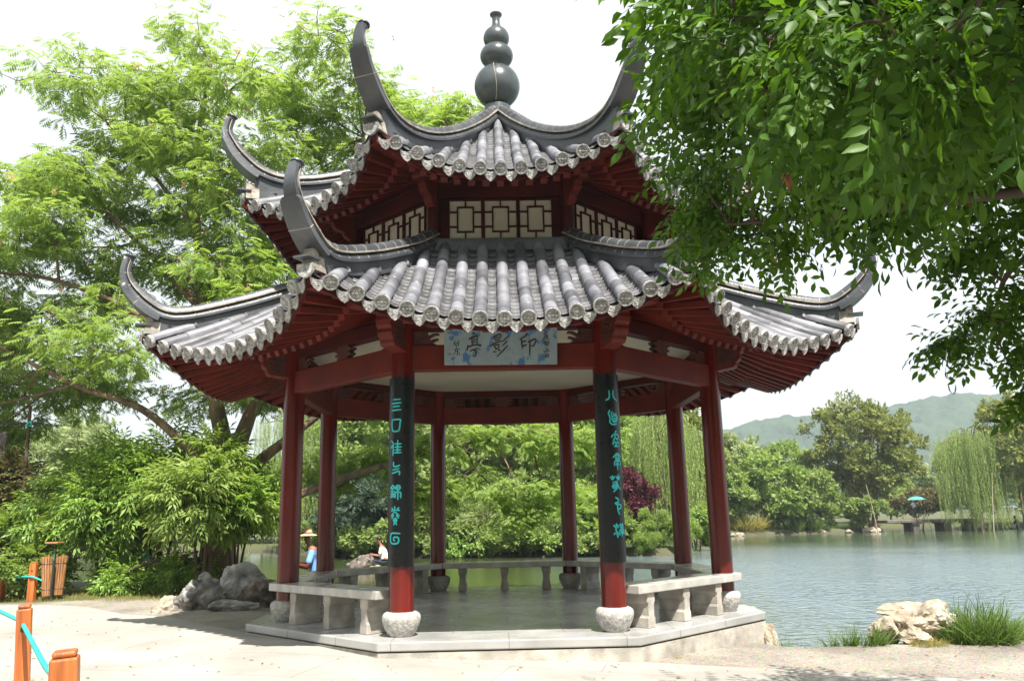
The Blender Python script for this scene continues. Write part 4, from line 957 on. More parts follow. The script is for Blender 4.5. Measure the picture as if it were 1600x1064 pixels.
# --- shrubs along the left bank
def shrub(label, x, y, z0, z1, r, T, size, m, nsub=11, per=34, group=None, name='shrub', stems=4, squash=1.0, subr=.4, bark='bark_dark', lean=0, droop=.1):
    lob = []; n = max(3, int(r*4)); 
    for i in range(n):
        a = 2*math.pi*i/n+rng.random(); q = r*(.25+.45*rng.random()); h = rng.random()
        lob.append(((x+q*math.cos(a), y+q*math.sin(a)*squash, z0+(z1-z0)*(.30+.5*h)), (r*.5, r*.5*squash, (z1-z0)*.26)))
    lob.append(((x+lean, y, z1-(z1-z0)*.22), (r*.55, r*.5*squash, (z1-z0)*.22)))
    g = float(ground_z(x, y)[0])-.05; lm = []
    for i in range(stems):
        a = 2*math.pi*i/stems+.5; q = r*.4
        lm.append(([(x+.08*math.cos(a), y+.08*math.sin(a), g), (x+q*.4*math.cos(a), y+q*.4*math.sin(a), g+(z1-g)*.3), (x+q*math.cos(a), y+q*math.sin(a), g+(z1-g)*.65)], .03+.012*r, .012))
    return tree(name, label, 'shrub' if name != 'pine' else 'tree', None, lm, lob, T, size, m, nsub=nsub, subr=subr, per=per, flat=.8, bark=bark, group=group, droop=droop, upn=.7, tw=.006, crown='foliage', trunk='stems', br=.02)
shrub('low light green shrub with small round leaves beside the wooden litter bin', -8.75, 4.5, -.05, 1.35, .95, SPR_R, .30, LM['bright'])
shrub('olive brown twiggy shrub at the far left under the hanging dark sign', -9.9, 5.4, .3, 2.5, 1.3, SPR_R, .26, LM['twiggy'], per=30)
shrub('dark green shrub right behind the wooden litter bin', -7.6, 5.4, -.05, 2.5, 1.25, SPR_L, .36, LM['lance'])
shrub('tall leafy shrub between the litter bin and the mimosa trunk, behind the arching stem', -6.55, 5.3, .35, 2.75, 1.15, SPR_L, .36, LM['lance'])
shrub('lighter green long-leaved shrub in front of the mimosa trunk above the grey rocks', -5.3, 4.1, .75, 2.55, .90, SPR_L, .36, LM['bright'])
shrub('drooping long-leaved shrub just left of the pavilion columns', -4.85, 4.5, .55, 1.95, .65, SPR_L, .34, LM['lance'])
shrub('small dark shrub at the foot of the mimosa trunk beside the rocks', -5.75, 4.5, -.15, .42, .5, SPR_L, .25, LM['lance'], per=20, stems=3)
shrub('small dark shrub in front of the teal barrel', -6.9, 4.6, -.15, .40, .5, SPR_L, .25, LM['lance'], per=20, stems=3)
t = thing('arching_stem', 'bare brown arching shrub stem bending over the grass in front of the teal barrel', 'tree stem')
b_ = MB()
for path, r0, r1 in [([(-6.75, 4.2, -.2), (-6.85, 4.2, .05), (-6.7, 4.25, .28), (-6.3, 4.3, .45), (-5.9, 4.35, .50), (-5.5, 4.4, .62)], .045, .02), ([(-6.3, 4.3, .45), (-6.2, 4.4, .75), (-6.0, 4.5, 1.2)], .03, .012), ([(-5.9, 4.35, .5), (-5.6, 4.3, .45), (-5.3, 4.2, .55)], .022, .01)]:
    q = catmull(path, 5); b_.tube(q, list(np.linspace(r0, r1, len(q))), 8)
b_.obj('stem', M['bark_dark'], t, 60)

# --- overhanging broad-leaved tree at the right, its trunk outside the picture
lobes = [((c[0]+.10, c[1], c[2]), (c[3]*.70, c[3]*.70, c[3]*.60)) for c in [(q[0], q[1], q[2]+(.20 if q[1] > -7.3 and q[0] < 2.3 else (.10 if q[1] > -8.1 and q[0] < 2.3 else (.11 if q[0] > 1.0 and q[0] < 2.3 else 0))), q[3]) for q in [(0.64,-8.23,2.95,.14),(0.70,-8.44,2.84,.26),(0.7,-8.69,2.59,.36),(0.78,-8.0,2.82,.42),(0.72,-7.55,2.88,.26),(1.03,-7.38,2.83,.5),(0.8,-8.83,2.38,.30),(0.91,-9.01,2.39,.36),(1.09,-8.59,2.37,.42),(1.21,-7.68,2.59,.5),(1.11,-6.9,2.69,.45),(1.43,-6.74,2.58,.45),(1.58,-7.24,2.55,.5),(1.75,-6.62,2.62,.26),(1.42,-8.06,2.43,.45),(1.06,-9.13,2.28,.38),(1.22,-9.14,2.34,.45),(1.36,-8.91,2.25,.42),(1.39,-8.47,2.36,.30),(1.85,-8.05,2.75,.26),(1.04,-6.53,2.62,.24),(0.92,-6.8,2.84,.2),(1.11,-6.4,2.48,.16),(1.46,-6.49,2.47,.22),(0.74,-7.8,2.94,.12),(2.75,-6.86,2.62,.20),(2.71,-6.45,2.66,.14),(2.66,-6.29,2.63,.08),(2.92,-6.43,2.33,.14),(2.81,-6.17,2.28,.13),(2.71,-5.96,2.16,.08),(3.02,-6.32,2.04,.11),(3.03,-6.21,1.79,.14)]]]
over = [((1.6, -8.0, 3.5), (.9, .9, .5)), ((2.3, -7.2, 3.4), (.9, .9, .6)), ((1.5, -7.2, 3.6), (.7, .7, .4)), ((2.6, -8.4, 3.3), (.9, .9, .6)), ((3.4, -7.6, 3.6), (1, 1, .7)), ((3.6, -6.6, 3.4), (.9, .8, .6)), ((2.2, -9.2, 3.2), (.9, .8, .6)), ((1.9, -7.6, 3.1), (.7, .7, .3)), ((2.4, -6.9, 3.05), (.6, .5, .25)), ((3.2, -9.2, 3.6), (1, 1, .7)), ((1.2, -8.6, 3.7), (.6, .6, .35)),
        ((2.6, -7.8, 4.6), (1.2, 1.1, .6)), ((3.8, -8.2, 4.8), (1.2, 1.1, .7)), ((4.6, -7.0, 4.2), (1.1, 1, .7)), ((5.2, -8.2, 3.6), (1.1, 1, .7))]
limbs = [([(4.6, -7.8, -.5), (4.55, -7.75, 1.0), (4.4, -7.7, 2.2), (4.1, -7.7, 3.2), (3.8, -7.8, 4.4)], .19, .06),
 ([(4.45, -7.7, 2.0), (3.4, -7.9, 2.35), (2.3, -8.1, 2.55), (1.5, -8.2, 2.6), (.85, -8.1, 2.75)], .075, .012), ([(3.4, -7.9, 2.35), (2.6, -7.5, 2.55), (1.8, -7.1, 2.6), (1.2, -6.8, 2.65)], .045, .01),
 ([(4.4, -7.7, 2.3), (3.6, -7.1, 2.6), (2.95, -6.6, 2.5), (2.85, -6.35, 2.2)], .05, .008), ([(2.3, -8.1, 2.55), (1.7, -8.6, 2.4), (1.1, -8.9, 2.4)], .03, .008), ([(4.2, -7.7, 3.0), (3.0, -7.9, 3.3), (1.9, -7.8, 3.6)], .06, .015)]
t = thing('overhanging_tree', 'broad-leaved tree reaching in from the right with dense dark green foliage over the pavilion corner', 'tree')
P, D, CC = clump_pts(lobes, 12, .42, 5, .9, .10); D[:, 2] -= .55; n = len(P)
woody('trunk', limbs, lobes, CC, M['bark_dark'], t, .004, True, .014)
scatter('crown', SPR_B, P, D, rdir(n)*.7+np.array([0, -.3, .8]), .225*(.65+.6*rng.random(n)), LM['broad'], t)
P, D, CC = clump_pts(over, 14, .55, 18, .8, .3); D[:, 2] -= .4; n = len(P)
scatter('upper_crown', SPR_B, P, D, rdir(n)*.7+np.array([0, 0, .8]), .36*(.75+.5*rng.random(n)), LM['broad'], t)
# two withered leaves in the canopy
b_ = MB()
for i in range(3):
    v, f = place_t(LEAF, (.93+.01*i, -8.35, 2.32-.02*i), (.2*(i-1), .1, -1), (1, .3*i, .2), .075); b_.add(v, f)
b_.obj('withered_leaf', mat('withered_leaf', (.25, .10, .035), .8, .3, 20), t)

# --- trees of the far bank
def simple_tree(label, x, y, top, r, T, size, m, low=None, nl=9, nsub=9, per=20, stems=1, name='tree', bark='bark', group=None, flat=.7, spread=1.0, subr=.42, droop=.1, gap=None):
    g = float(ground_z(x, y)[0]); low = g+.25*(top-g) if low is None else low; lob = []; H = top-low
    for i in range(nl):
        a = i*2.4+rng.random(); h = (i+.5)/nl; w_ = r*math.sqrt(max(.1, 1-(2*h-.85)**2/1.4))*.62*spread; q = .46*H/math.sqrt(nl)*1.15
        lob.append(((x+w_*math.cos(a), y+w_*math.sin(a), low+H*(.12+.74*h)), (r*.46, r*.46, q)))
    lob.append(((x, y, top-H*.16), (r*.42, r*.42, H*.16)))
    lm = []
    for i in range(stems):
        a = i*2.1+.4; o = .0 if stems == 1 else r*.32
        lm.append(([(x+.12*i, y, g-.2), (x+o*.3*math.cos(a)+.1*i, y+o*.3*math.sin(a), g+(low-g)*.8+.3), (x+o*math.cos(a), y+o*math.sin(a), low+H*.45), (x+o*1.3*math.cos(a), y+o*1.3*math.sin(a), low+H*.8)], .05+.022*r, .02))
    return tree(name, label, 'tree', None, lm, lob, T, size, m, nsub=nsub, subr=subr, per=per, flat=flat, bark=bark, group=group, droop=droop, upn=.5, tw=.015, gap=gap, br=.05)
def willow(label, x, y, top, r, bottom, n=520, m='willow'):
    t = thing('willow', label, 'tree'); g = float(ground_z(x, y)[0]); b = MB(); tips = []
    b.tube(catmull([(x, y, g-.2), (x+.1, y, g+1.0), (x-.1, y, top*.55), (x, y, top*.8)], 5), list(np.linspace(.22, .08, 16)), 8)
    for i in range(26):
        a = i*2.4; q = r*(.3+.6*rng.random()); h = top*(.72+.28*(1-q/r)); e = (x+q*math.cos(a), y+q*math.sin(a), h)
        b.tube(catmull([(x, y, top*(.5+.25*rng.random())), (x+q*.5*math.cos(a), y+q*.5*math.sin(a), h*1.02), e], 3), list(np.linspace(.05, .012, 7)), 5); tips.append(e)
    b.obj('trunk', M['bark'], t, 60)
    tips = np.array(tips); P = []; S_ = []
    for i in range(n):
        e = tips[rng.integers(len(tips))]; s = rng.random(); q = e+rng.normal(size=3)*np.array([.42, .42, .2])*r*.35
        L = (q[2]-bottom)*(.35+.65*rng.random()); k = max(1, int(L/1.1))
        for j in range(k+1): P.append(q-np.array([0, 0, j*1.0])+rng.normal(size=3)*.04); S_.append(1.15)
    P = np.array(P); ok = P[:, 2] > bottom+.4; P = P[ok]; nn = len(P)
    D = np.tile([0, 0, -1.], (nn, 1))+rng.normal(size=(nn, 3))*.10; scatter('foliage', STR, P, D, rdir(nn), 1.15, LM[m], t)
    return t
# right part of the far bank
gfar = 'round leafy trees on the far bank to the right'
simple_tree('rounded mid green tree on the far bank just right of the right column', 16.3, 53.5, 6.2, 3.2, TUF, .62, LM['mid'], low=.5)
simple_tree('broad bushy green tree on the far bank over the bright reeds', 20.4, 54.2, 5.6, 3.2, TUF, .62, LM['bright'], low=.3)
simple_tree('lower spreading green tree left of the olive round-crowned tree', 24.4, 55.0, 4.3, 2.8, TUF, .60, LM['mid'], low=.2)
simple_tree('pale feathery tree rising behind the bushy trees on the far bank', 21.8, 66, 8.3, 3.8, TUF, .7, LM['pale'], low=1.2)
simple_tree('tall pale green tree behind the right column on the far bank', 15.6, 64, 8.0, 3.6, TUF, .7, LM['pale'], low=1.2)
simple_tree('bright green tree half hidden behind the olive round-crowned tree', 27.0, 68, 7.4, 3.4, TUF, .7, LM['bright'], low=1)
simple_tree('large olive-green tree with a round airy crown and several trunks on the far bank', 31.6, 60.5, 11.0, 5.2, TUF, .56, LM['olive'], low=1.6, nl=20, nsub=10, per=24, stems=4, subr=.36, gap=(1.6, -2.1))
shrub('dense dark green bush at the water edge left of the stone bridge', 28.4, 54.9, -.3, 1.9, 1.5, TUF, .34, LM['mid'], per=24)
shrub('low yellowish bush hanging over the stone bridge', 34.4, 57.6, .6, 2.6, 1.8, TUF, .34, LM['twiggy'], per=20)
willow('pale weeping willow trailing into the water right of the stone bridge', 35.9, 51.6, 7.5, 2.9, -.55, 620)
simple_tree('dark green spreading tree at the right edge behind the weeping willow', 39.5, 52, 9.6, 3.6, TUF, .6, LM['olive'], low=1.6, nl=12)
simple_tree('deep green tree at the far right edge over the lake', 44.5, 55, 9.0, 4.0, TUF, .6, LM['mid'], low=.3, nl=12)
simple_tree('dark tree behind the stone bridge', 36.5, 72, 6.0, 4.2, TUF, .7, LM['mid'], low=.2, nl=10)
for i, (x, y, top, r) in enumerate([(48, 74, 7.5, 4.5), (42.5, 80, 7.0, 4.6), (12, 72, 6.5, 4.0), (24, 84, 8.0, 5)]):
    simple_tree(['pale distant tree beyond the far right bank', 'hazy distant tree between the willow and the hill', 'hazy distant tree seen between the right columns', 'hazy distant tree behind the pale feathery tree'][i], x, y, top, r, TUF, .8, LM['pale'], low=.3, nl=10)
# middle part of the far bank, seen through the pavilion
simple_tree('tall bright green tree filling the opening behind the left pair of back columns', -7.6, 38, 10.0, 4.0, TUF, .62, LM['bright'], low=.3, nl=14, nsub=10)
simple_tree('tall green tree in the middle of the far bank behind the pavilion', -1.6, 37, 9.6, 3.8, TUF, .62, LM['mid'], low=.2, nl=14, nsub=10)
simple_tree('tall light green tree behind the right back column', 4.4, 38, 9.6, 3.6, TUF, .62, LM['bright'], low=.2, nl=14, nsub=10)
simple_tree('deep green tree left of the middle of the back opening, under the back beam', -4.7, 41, 11.0, 3.8, TUF, .66, LM['lance'], low=.3, nl=14, nsub=10, per=24)
simple_tree('deep green tall tree behind the middle of the back opening', 1.3, 41, 11.0, 3.8, TUF, .66, LM['mid'], low=.3, nl=14, nsub=10, per=24)
simple_tree('deep green tree behind the willow between the right back columns', 7.6, 42, 9.8, 3.6, TUF, .66, LM['lance'], low=.3, nl=14, nsub=10, per=24)
simple_tree('glossy dark magnolia with yellowing leaves right of the right front column', 10.4, 36, 7.2, 2.3, TUF, .5, LM['olive'], low=.6, nl=10)
simple_tree('dark layered cedar low over the water left of the couplet column', -6.7, 29.5, 3.6, 2.5, TUFN, .5, LM['dark'], low=.0, nl=12, nsub=12, per=24, flat=.3, bark='bark_dark')
simple_tree('round pale-leaved shrub tree at the water edge in the middle', .3, 28.2, 2.5, 2.0, SPR_R, .5, LM['pale'], low=-.2, nl=9, nsub=11)
simple_tree('mid green shrub tree left of the pale-leaved one at the water edge', -2.9, 28.4, 2.7, 1.8, SPR_R, .5, LM['mid'], low=-.2, nl=9, nsub=11)
simple_tree('feathery green shrub tree under the red-leaved one', 3.6, 27.6, 2.2, 1.8, FR, .62, LM['mimosa'], low=-.2, nl=9, nsub=11)
simple_tree('red-purple leaved small tree behind the right couplet column', 5.9, 30.2, 3.2, 1.7, TUF, .36, LM['red'], low=.5, nl=9, nsub=11)
willow('weeping willow seen between the right back columns', 8.6, 33, 7.2, 2.0, -.3, 520)
willow('weeping willow behind the man in the straw hat', -11.0, 36, 8.6, 2.6, -.3, 480)
shrub('clipped yellow-green cloud pine at the water edge right of the couplet column', 6.5, 25.2, -.5, 1.3, 1.0, TUFN, .26, LM['bright'], per=40, name='pine')
shrub('lower rounded yellow-green pine beside the right back column', 7.8, 25.0, -.5, .85, .8, TUFN, .26, LM['bright'], per=40, name='pine')
shrub('dark green bush under the cedar at the water edge', -4.6, 27.6, -.45, 1.0, 1.3, TUF, .34, LM['mid'], per=24)
shrub('deep green bush at the water edge behind the left back column', -1.0, 26.9, -.45, .7, 1.1, TUF, .32, LM['mid'], per=24)
shrub('light green bush at the water edge left of the clipped pines', 2.9, 26.0, -.45, .75, 1.0, TUF, .32, LM['pale'], per=24)
for i, (x, y, h) in enumerate(((-8.6, 30.6, 1.2), (-6.6, 28.3, .9), (1.2, 26.0, .8), (4.8, 25.2, .7), (9.2, 28.5, 1.2), (10.2, 33.5, 1.5), (-11.5, 37.2, 1.5))):
    shrub(['leafy bush at the water edge behind the man in the straw hat', 'leafy bush at the water edge just left of the cedar', 'small bush at the water edge in the middle of the back opening', 'small bush at the water edge left of the right back column', 'bush on the bank between the right back columns', 'taller bush on the bank under the willow seen between the right columns', 'bush at the foot of the willow behind the man'][i], x, y, -.45, h, 1.2, TUF, .32, LM['mid' if i % 2 else 'bright'], per=22)
for i in range(13):
    x = -9.6+i*1.12; y = float(np.interp(x, [-10, -6, -2, 4, 7], [33, 28.5, 26.3, 25.2, 24]))+.35
    shrub('low leafy bush hanging over the waterline of the middle far bank', x, y, -.62, .15+.35*rr.random(), .85, TUF, .28, LM[('mid', 'lance', 'bright')[i % 3]], per=20, nsub=8, group='low bushes along the middle far bank', stems=2)
# left part of the far bank
L_ = ['hazy blue-green tree on the far left bank under the mimosa branches', 'second hazy tree of the far left bank, left of the first', 'pale green tree of the far left bank near the gap of sky', 'green tree of the far left bank close behind the mimosa trunk', 'tree of the far left bank right of the mimosa trunk', 'low tree of the far left bank at the picture edge', 'wide tree of the far left bank behind the dark sign']
for i, (x, y, top, r) in enumerate([(-32, 52, 9.0, 4.4), (-38.5, 52, 9.5, 4.4), (-26, 50, 6.2, 3.6), (-20.5, 48, 4.2, 3.2), (-15.6, 45, 5.2, 3.2), (-46, 54, 8, 4.6), (-37, 62, 11, 5)]):
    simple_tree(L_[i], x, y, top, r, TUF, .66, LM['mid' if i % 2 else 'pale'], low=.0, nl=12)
# unseen wood added behind the viewer to block horizon sky light, one mass
lob = []
for i in range(26):
    a = R(188+164*i/25); q = 21+2.5*rng.random(); x, y = q*1.25*math.cos(a), -9+q*.72*math.sin(a)
    for z in (2.2, 5.2, 8.4): lob.append(((x+rng.normal()*.8, y+rng.normal()*.6, z+rng.normal()*.5), (2.6, 2.2, 2.0)))
P, D, CC = clump_pts(lob, 9, .5, 9, .8, .4); n = len(P)
tag(scatter('sky_blocking_wood', TUF, P, D, rdir(n), 1.1, LM['mid']), 'unseen wood of green trees added behind the viewer to block low sky light', kind='stuff')

# far shore ground cover, reeds, and near grass
def grass_field(name, pts, h, m, label=None, kind='stuff', cat=None, lean=.0, z=None):
    pts = np.array(pts); n = len(pts); zz = ground_z(pts[:, 0], pts[:, 1]) if z is None else np.full(n, z)
    P = np.column_stack([pts, zz-.02]); D = np.tile([0, 0, 1.], (n, 1))+rng.normal(size=(n, 3))*.12
    o = scatter(name, GRS, P, D, rdir(n), h*(.6+.7*rng.random(n)), m, None, True)
    return tag(o, label, cat, None, kind)
def inpoly(poly, n):
    poly = np.array(poly); lo, hi = poly.min(0), poly.max(0); out = []
    while len(out) < n:
        p = lo+(hi-lo)*rng.random((n, 2)); out += list(p[poly_sdf(p, poly) > 0])
    return np.array(out[:n])
grass_field('grass', inpoly([(-12, 3.9), (-9, 3.75), (-7.4, 3.35), (-6.2, 3.0), (-5.3, 3.1), (-4.9, 4.0), (-4.8, 5.2), (-6, 6.4), (-12, 6.5)], 5200), .085, LM['dry'], 'short sunlit yellow-green grass along the left bank')
grass_field('lawn', np.concatenate([inpoly([(11.5, 40), (16, 51.5), (24, 54.5), (29, 56), (29, 62), (11, 62), (9, 36)], 5000), inpoly([(39, 57), (50, 56.5), (50, 70), (39, 70)], 1500), inpoly([(-14, 42), (-6, 29.5), (-2, 27), (4, 26), (8, 25), (10, 30), (6, 36), (-6, 36)], 4000)]), .22, LM['grass'], 'green lawn and ground cover on the far bank')
def clumpgrass(label, x, y, r, h, n, m='grass', z=None, bl=None):
    a = rng.random(n)*6.28; q = r*np.sqrt(rng.random(n)); pts = np.column_stack([x+q*np.cos(a), y+q*np.sin(a)]); zz = ground_z(pts[:, 0], pts[:, 1]) if z is None else np.full(n, z)
    out = np.column_stack([np.cos(a), np.sin(a), np.zeros(n)])*(q/r)[:, None]*.85+np.array([0, 0, 1.])+rng.normal(size=(n, 3))*.10
    P = np.column_stack([pts, zz-.03]); t = scatter('grass_tuft', GRS, P, out, rdir(n), h*(.65+.5*rng.random(n)), LM[m], None, True)
    return tag(t, label, 'grass tuft', 'grass tufts at the water edge')
clumpgrass('small green grass tuft beside the right corner of the platform', 3.12, -1.52, .13, .24, 44)
clumpgrass('low wide grass tuft just left of the pale limestone boulder', 3.80, -1.55, .30, .34, 90)
clumpgrass('narrow grass tuft behind the left end of the pale limestone boulder', 4.05, -1.15, .16, .30, 40)
clumpgrass('large arching grass tuft right of the pale limestone boulder', 5.15, -1.65, .26, .50, 150)
clumpgrass('thin grass tuft behind the top of the pale limestone boulder', 4.72, -.95, .22, .36, 30)
clumpgrass('mixed dry weeds at the foot of the pale limestone boulder', 4.45, -1.84, .17, .15, 80, 'dry')
clumpgrass('dark weed patch between the pale limestone boulder and the large tuft', 4.88, -1.72, .14, .26, 44)
clumpgrass('tiny grass tuft at the front foot of the platform', 1.62, -2.62, .05, .10, 12, 'dry')
for (x, y, l, h, m) in ((15.6, 50.6, 'pale reed clump by the right column on the far shore', 1.3, 'grass'), (18.3, 52.4, 'bright yellow-green reed clump on the far shore', 1.5, 'dry'), (19.4, 52.9, 'second bright reed clump on the far shore, right of the first', 1.5, 'dry'), (22.6, 53.6, 'dark green reed clump on the far shore below the bushy trees', 1.4, 'grass'), (24.0, 54.0, 'dark green reed clump on the far shore near the small dark bush', 1.3, 'grass')):
    clumpgrass(l, x, y, .55, h, 60, m)
grass_field('ground_cover', inpoly([(5.3, -2.0), (9, -2.6), (12, -2.6), (12, .6), (9.5, .6), (6.6, -.6), (5.5, -1.2)], 2600), .22, LM['grass'], 'dark green ground cover on the bank at the right edge')
grass_field('verge', inpoly([(-4.8, -4.2), (-3.75, -3.9), (-3.5, -4.6), (-3.2, -5.4), (-5, -6)], 900), .07, LM['dry'], 'yellowish grass verge at the lower left corner')

# fallen leaves and twigs on the paving and gravel
fp = inpoly([(-6, -7.5), (5, -7.5), (5, -2.2), (3.2, -1.8), (1.4, -2.9), (-1.2, -3.0), (-3.2, -1.5), (-6, 1.5)], 420); n = len(fp)
tag(scatter('fallen_leaves', (LEAF[0], LEAF[1], [0]*11), np.column_stack([fp, ground_z(fp[:, 0], fp[:, 1])+.014]), rng.normal(size=(n, 3))*np.array([1, 1, .12]), np.array([0, 0, 1.])+rng.normal(size=(n, 3))*.25, .022+.035*rng.random(n), leafmat('dry_fallen_leaf', (.10, .055, .02), (.26, .19, .06), .1, .8)), 'scattered dry fallen leaves on the pale paving', kind='stuff')
# ------------------------------------------------------------------ rocks
import bmesh
def rock_mesh(size, seed, m, facets=9, rough=.22, sub=5):
    bm = bmesh.new(); bmesh.ops.create_icosphere(bm, subdivisions=sub, radius=1); r = random.Random(seed)
    pl_ = [(Vector((r.gauss(0, 1), r.gauss(0, 1), r.gauss(0, .8))).normalized(), r.uniform(.55, .85)) for _ in range(facets)]
    o = Vector((seed*3.1, seed*1.7, seed))
    for v in bm.verts:
        p = v.co.copy()
        for n_, d_ in pl_:
            q = p.dot(n_)-d_
            if q > 0: p -= n_*q*.9
        f = 1+rough*mnoise.fractal(p*1.5+o, 1.0, 2.0, 5)+.07*mnoise.noise(p*5+o)+.03*mnoise.noise(p*13+o)
        v.co = Vector((p.x*size[0]*f, p.y*size[1]*f, p.z*size[2]*f))
    me = bpy.data.meshes.new('rock'); bm.to_mesh(me); bm.free(); me.materials.append(M[m])
    me.polygons.foreach_set('use_smooth', [True]*len(me.polygons)); me.set_sharp_from_angle(angle=R(32)); return me
def rock(label, c, size, seed, m, rz=0, name='rock', group=None, **k):
    o = put(name, rock_mesh(size, seed, m, **k), None, c, rz); return tag(o, label, 'rock', group)
gR = 'rocks piled left of the pavilion'
rock('tall pale grey rock with pitted top, leftmost of the pile by the pavilion', (-4.50, 1.65, .02), (.34, .30, .34), 4, 'rock', .4, group=gR, rough=.3)
rock('low pale slab leaning out at the left end of the rock pile', (-4.92, 1.45, -.10), (.26, .24, .20), 9, 'rock_white', .9, group=gR)
rock('rounded grey boulder standing highest at the back of the rock pile', (-4.05, 2.35, .06), (.50, .42, .44), 12, 'rock', .2, group=gR)
rock('wide dark brown boulder at the right of the rock pile beside the pavilion', (-3.62, 1.85, .0), (.50, .36, .38), 5, 'rock_dark', 2.6, group=gR, rough=.32)
rock('low square grey stone lying in front of the rock pile', (-3.88, 1.30, -.06), (.32, .17, .13), 8, 'rock', .25, group=gR, facets=5)
gW = 'pale rocks on the near shore'
rock('large pale limestone boulder on the near shore right of the pavilion', (4.60, -1.45, -.14), (.40, .30, .26), 21, 'rock_white', .2, group=gW, rough=.34)
rock('pale limestone boulder forming the left end of the near shore pile', (4.18, -1.50, -.22), (.20, .20, .16), 23, 'rock_white', 1.2, group=gW, rough=.3)
rock('flat pale limestone block on top of the near shore pile', (4.55, -1.30, .00), (.34, .20, .09), 27, 'rock_white', .1, group=gW, rough=.2)
rock('small pink-brown stone at the front of the near shore pile', (4.42, -1.72, -.25), (.20, .14, .11), 29, 'rock_white', .5, group=gW)
rock('upright pale stone holding the right corner of the platform', (2.96, -1.18, -.32), (.10, .16, .24), 31, 'rock_white', .3, group=gW)
rock('whitish stone at the platform edge behind the right column base', (2.98, -.60, -.22), (.10, .12, .20), 33, 'rock_white', .8, group=gW)
rock('dark rounded rock standing in the water behind the pavilion', (-5.05, 20, -.55), (.55, .5, .42), 41, 'rock_dark', .4)
rock('flat pale rock in the water on which a person in white sits', (-4.35, 20, -.74), (.75, .5, .26), 43, 'rock_white', .1)
far = [(16.2, 50.2, .42), (17.1, 51.0, .34), (17.7, 51.4, .5), (18.6, 52.1, .3), (20.2, 52.8, .42), (21.0, 53.0, .52), (22.0, 53.2, .36), (23.3, 53.6, .4), (25.0, 54.0, .36), (27.0, 54.2, .4), (28.6, 54.5, .62), (29.2, 54.9, .72), (29.9, 55.3, .5), (38.6, 55.6, .5), (41, 55.8, .6), (13.2, 44.0, .4), (14.2, 46.6, .45), (12.2, 40, .4)]
proto = [rock_mesh((1, .8, .62), 51+i, 'rock_white', sub=3) for i in range(4)]
for i, (x, y, s) in enumerate(far):
    o = put('shore_rock', proto[i % 4], None, (x, y, -.50), i*1.3); o.scale = (s*.75, s*.75, s*.6)
    tag(o, 'pale rock at the waterline of the far shore, one of an uneven row', 'rock', 'pale rocks along the far shore')

# ------------------------------------------------------------------ rope fence, litter bin, sign, barrel
def fence_post(label, x, y, top, w_=.10, rz=0.0):
    g = float(ground_z(x, y)[0]); t = thing('rope_post', label, 'post', (x, y, g-.02), rz, 'orange wooden rope posts'); t.rotation_euler = (0, R(-3.2 if y < -4 else 0), rz); b = MB(); h = top-g
    b.sweep([(-w_/2, -w_/2), (w_/2, -w_/2), (w_/2, w_/2), (-w_/2, w_/2)], [(Vector((0, 0, -.2)), Vector((1, 0, 0)), Vector((0, 1, 0))), (Vector((0, 0, h)), Vector((1, 0, 0)), Vector((0, 1, 0)))])
    b.box((0, 0, h+.012), (w_*.84, w_*.84, .022)); bevel(b.obj('shaft', M['post'], t), .008, 2)
    b = MB(); b.tube([(.0, -w_/2-.0015, h-.115), (.0, -w_/2+.004, h-.115)], .016, 14); b.obj('rope_hole', M['iron'], t)
    return t
fence_post('taller-looking orange rope post standing nearer the lower left corner, its foot out of view', -2.845, -5.89, .665, .078, .40)
fence_post('orange rope post cut off by the bottom edge of the picture, nearest to the viewer', -1.61, -7.86, .675, .094, .37)
fence_post('small orange rope post standing beside the wooden litter bin', -7.95, 3.55, .52, .11)
fence_post('orange rope post half cut by the left edge of the picture', -8.75, 4.0, .30, .13)
def rope(label, pts, r=.011):
    b = MB(); b.tube(catmull(pts, 6), r, 10); tag(b.obj('rope', M['rope'], None, 60), label, 'rope', 'turquoise ropes of the fence')
rope('turquoise rope stretched between the two nearest orange posts', [(-2.872, -5.93, .552), (-2.46, -6.56, .515), (-2.06, -7.2, .51), (-1.665, -7.83, .545)], .012)
rope('turquoise rope running from the nearest full post out of the picture on the left', [(-2.895, -5.86, .552), (-3.7, -5.0, .62), (-4.9, -3.7, .75)], .012)
rope('turquoise rope drooping from the nearest orange post', [(-1.67, -7.92, .56), (-1.45, -8.5, .40), (-1.25, -9.2, .28)], .012)
rope('green rope tied round the small post by the litter bin', [(-8.75, 3.95, .25), (-8.4, 3.75, .27), (-8.0, 3.50, .29), (-7.9, 3.48, .28), (-7.75, 3.55, .20)], .016)
t = thing('litter_bin', 'wooden slatted double litter bin hung between dark posts under a small roof board', 'litter bin', (-7.7, 3.62, -.13)); t.scale = (.70, .70, 1)
def bucket(name, x, y, col, tilt):
    b = MB(); n = 14
    for i in range(n):
        a = 2*math.pi*i/n; r0, r1 = .095, .125
        b.bar((x+r0*math.cos(a), y+r0*math.sin(a), .10), (x+r1*math.cos(a)-tilt, y+r1*math.sin(a), .74),   .038, .014, upv=(math.cos(a), math.sin(a), .1))
    o = b.obj(name, M[col], t); b = MB(); b.lathe([(.075, .11), (.085, .12), (.105, .70), (.10, .70)], (x-tilt*.5, y, 0), 18); b.obj('liner', M['iron'], o, 40)
    for z in (.2, .62):
        b = MB(); q = .098+(z-.1)*.05; b.tube([(x-tilt*(z-.1)/.64+q*math.cos(s), y+q*math.sin(s), z) for s in np.linspace(0, 2*math.pi, 25)], .008, 6); b.obj('hoop', M['iron'], o)
bucket('bucket', -.02, -.06, 'slat', .06); tag(bpy.context.scene.objects['bucket'], 'sunlit front bucket'); bucket('bucket', .11, .22, 'slat', -.01)
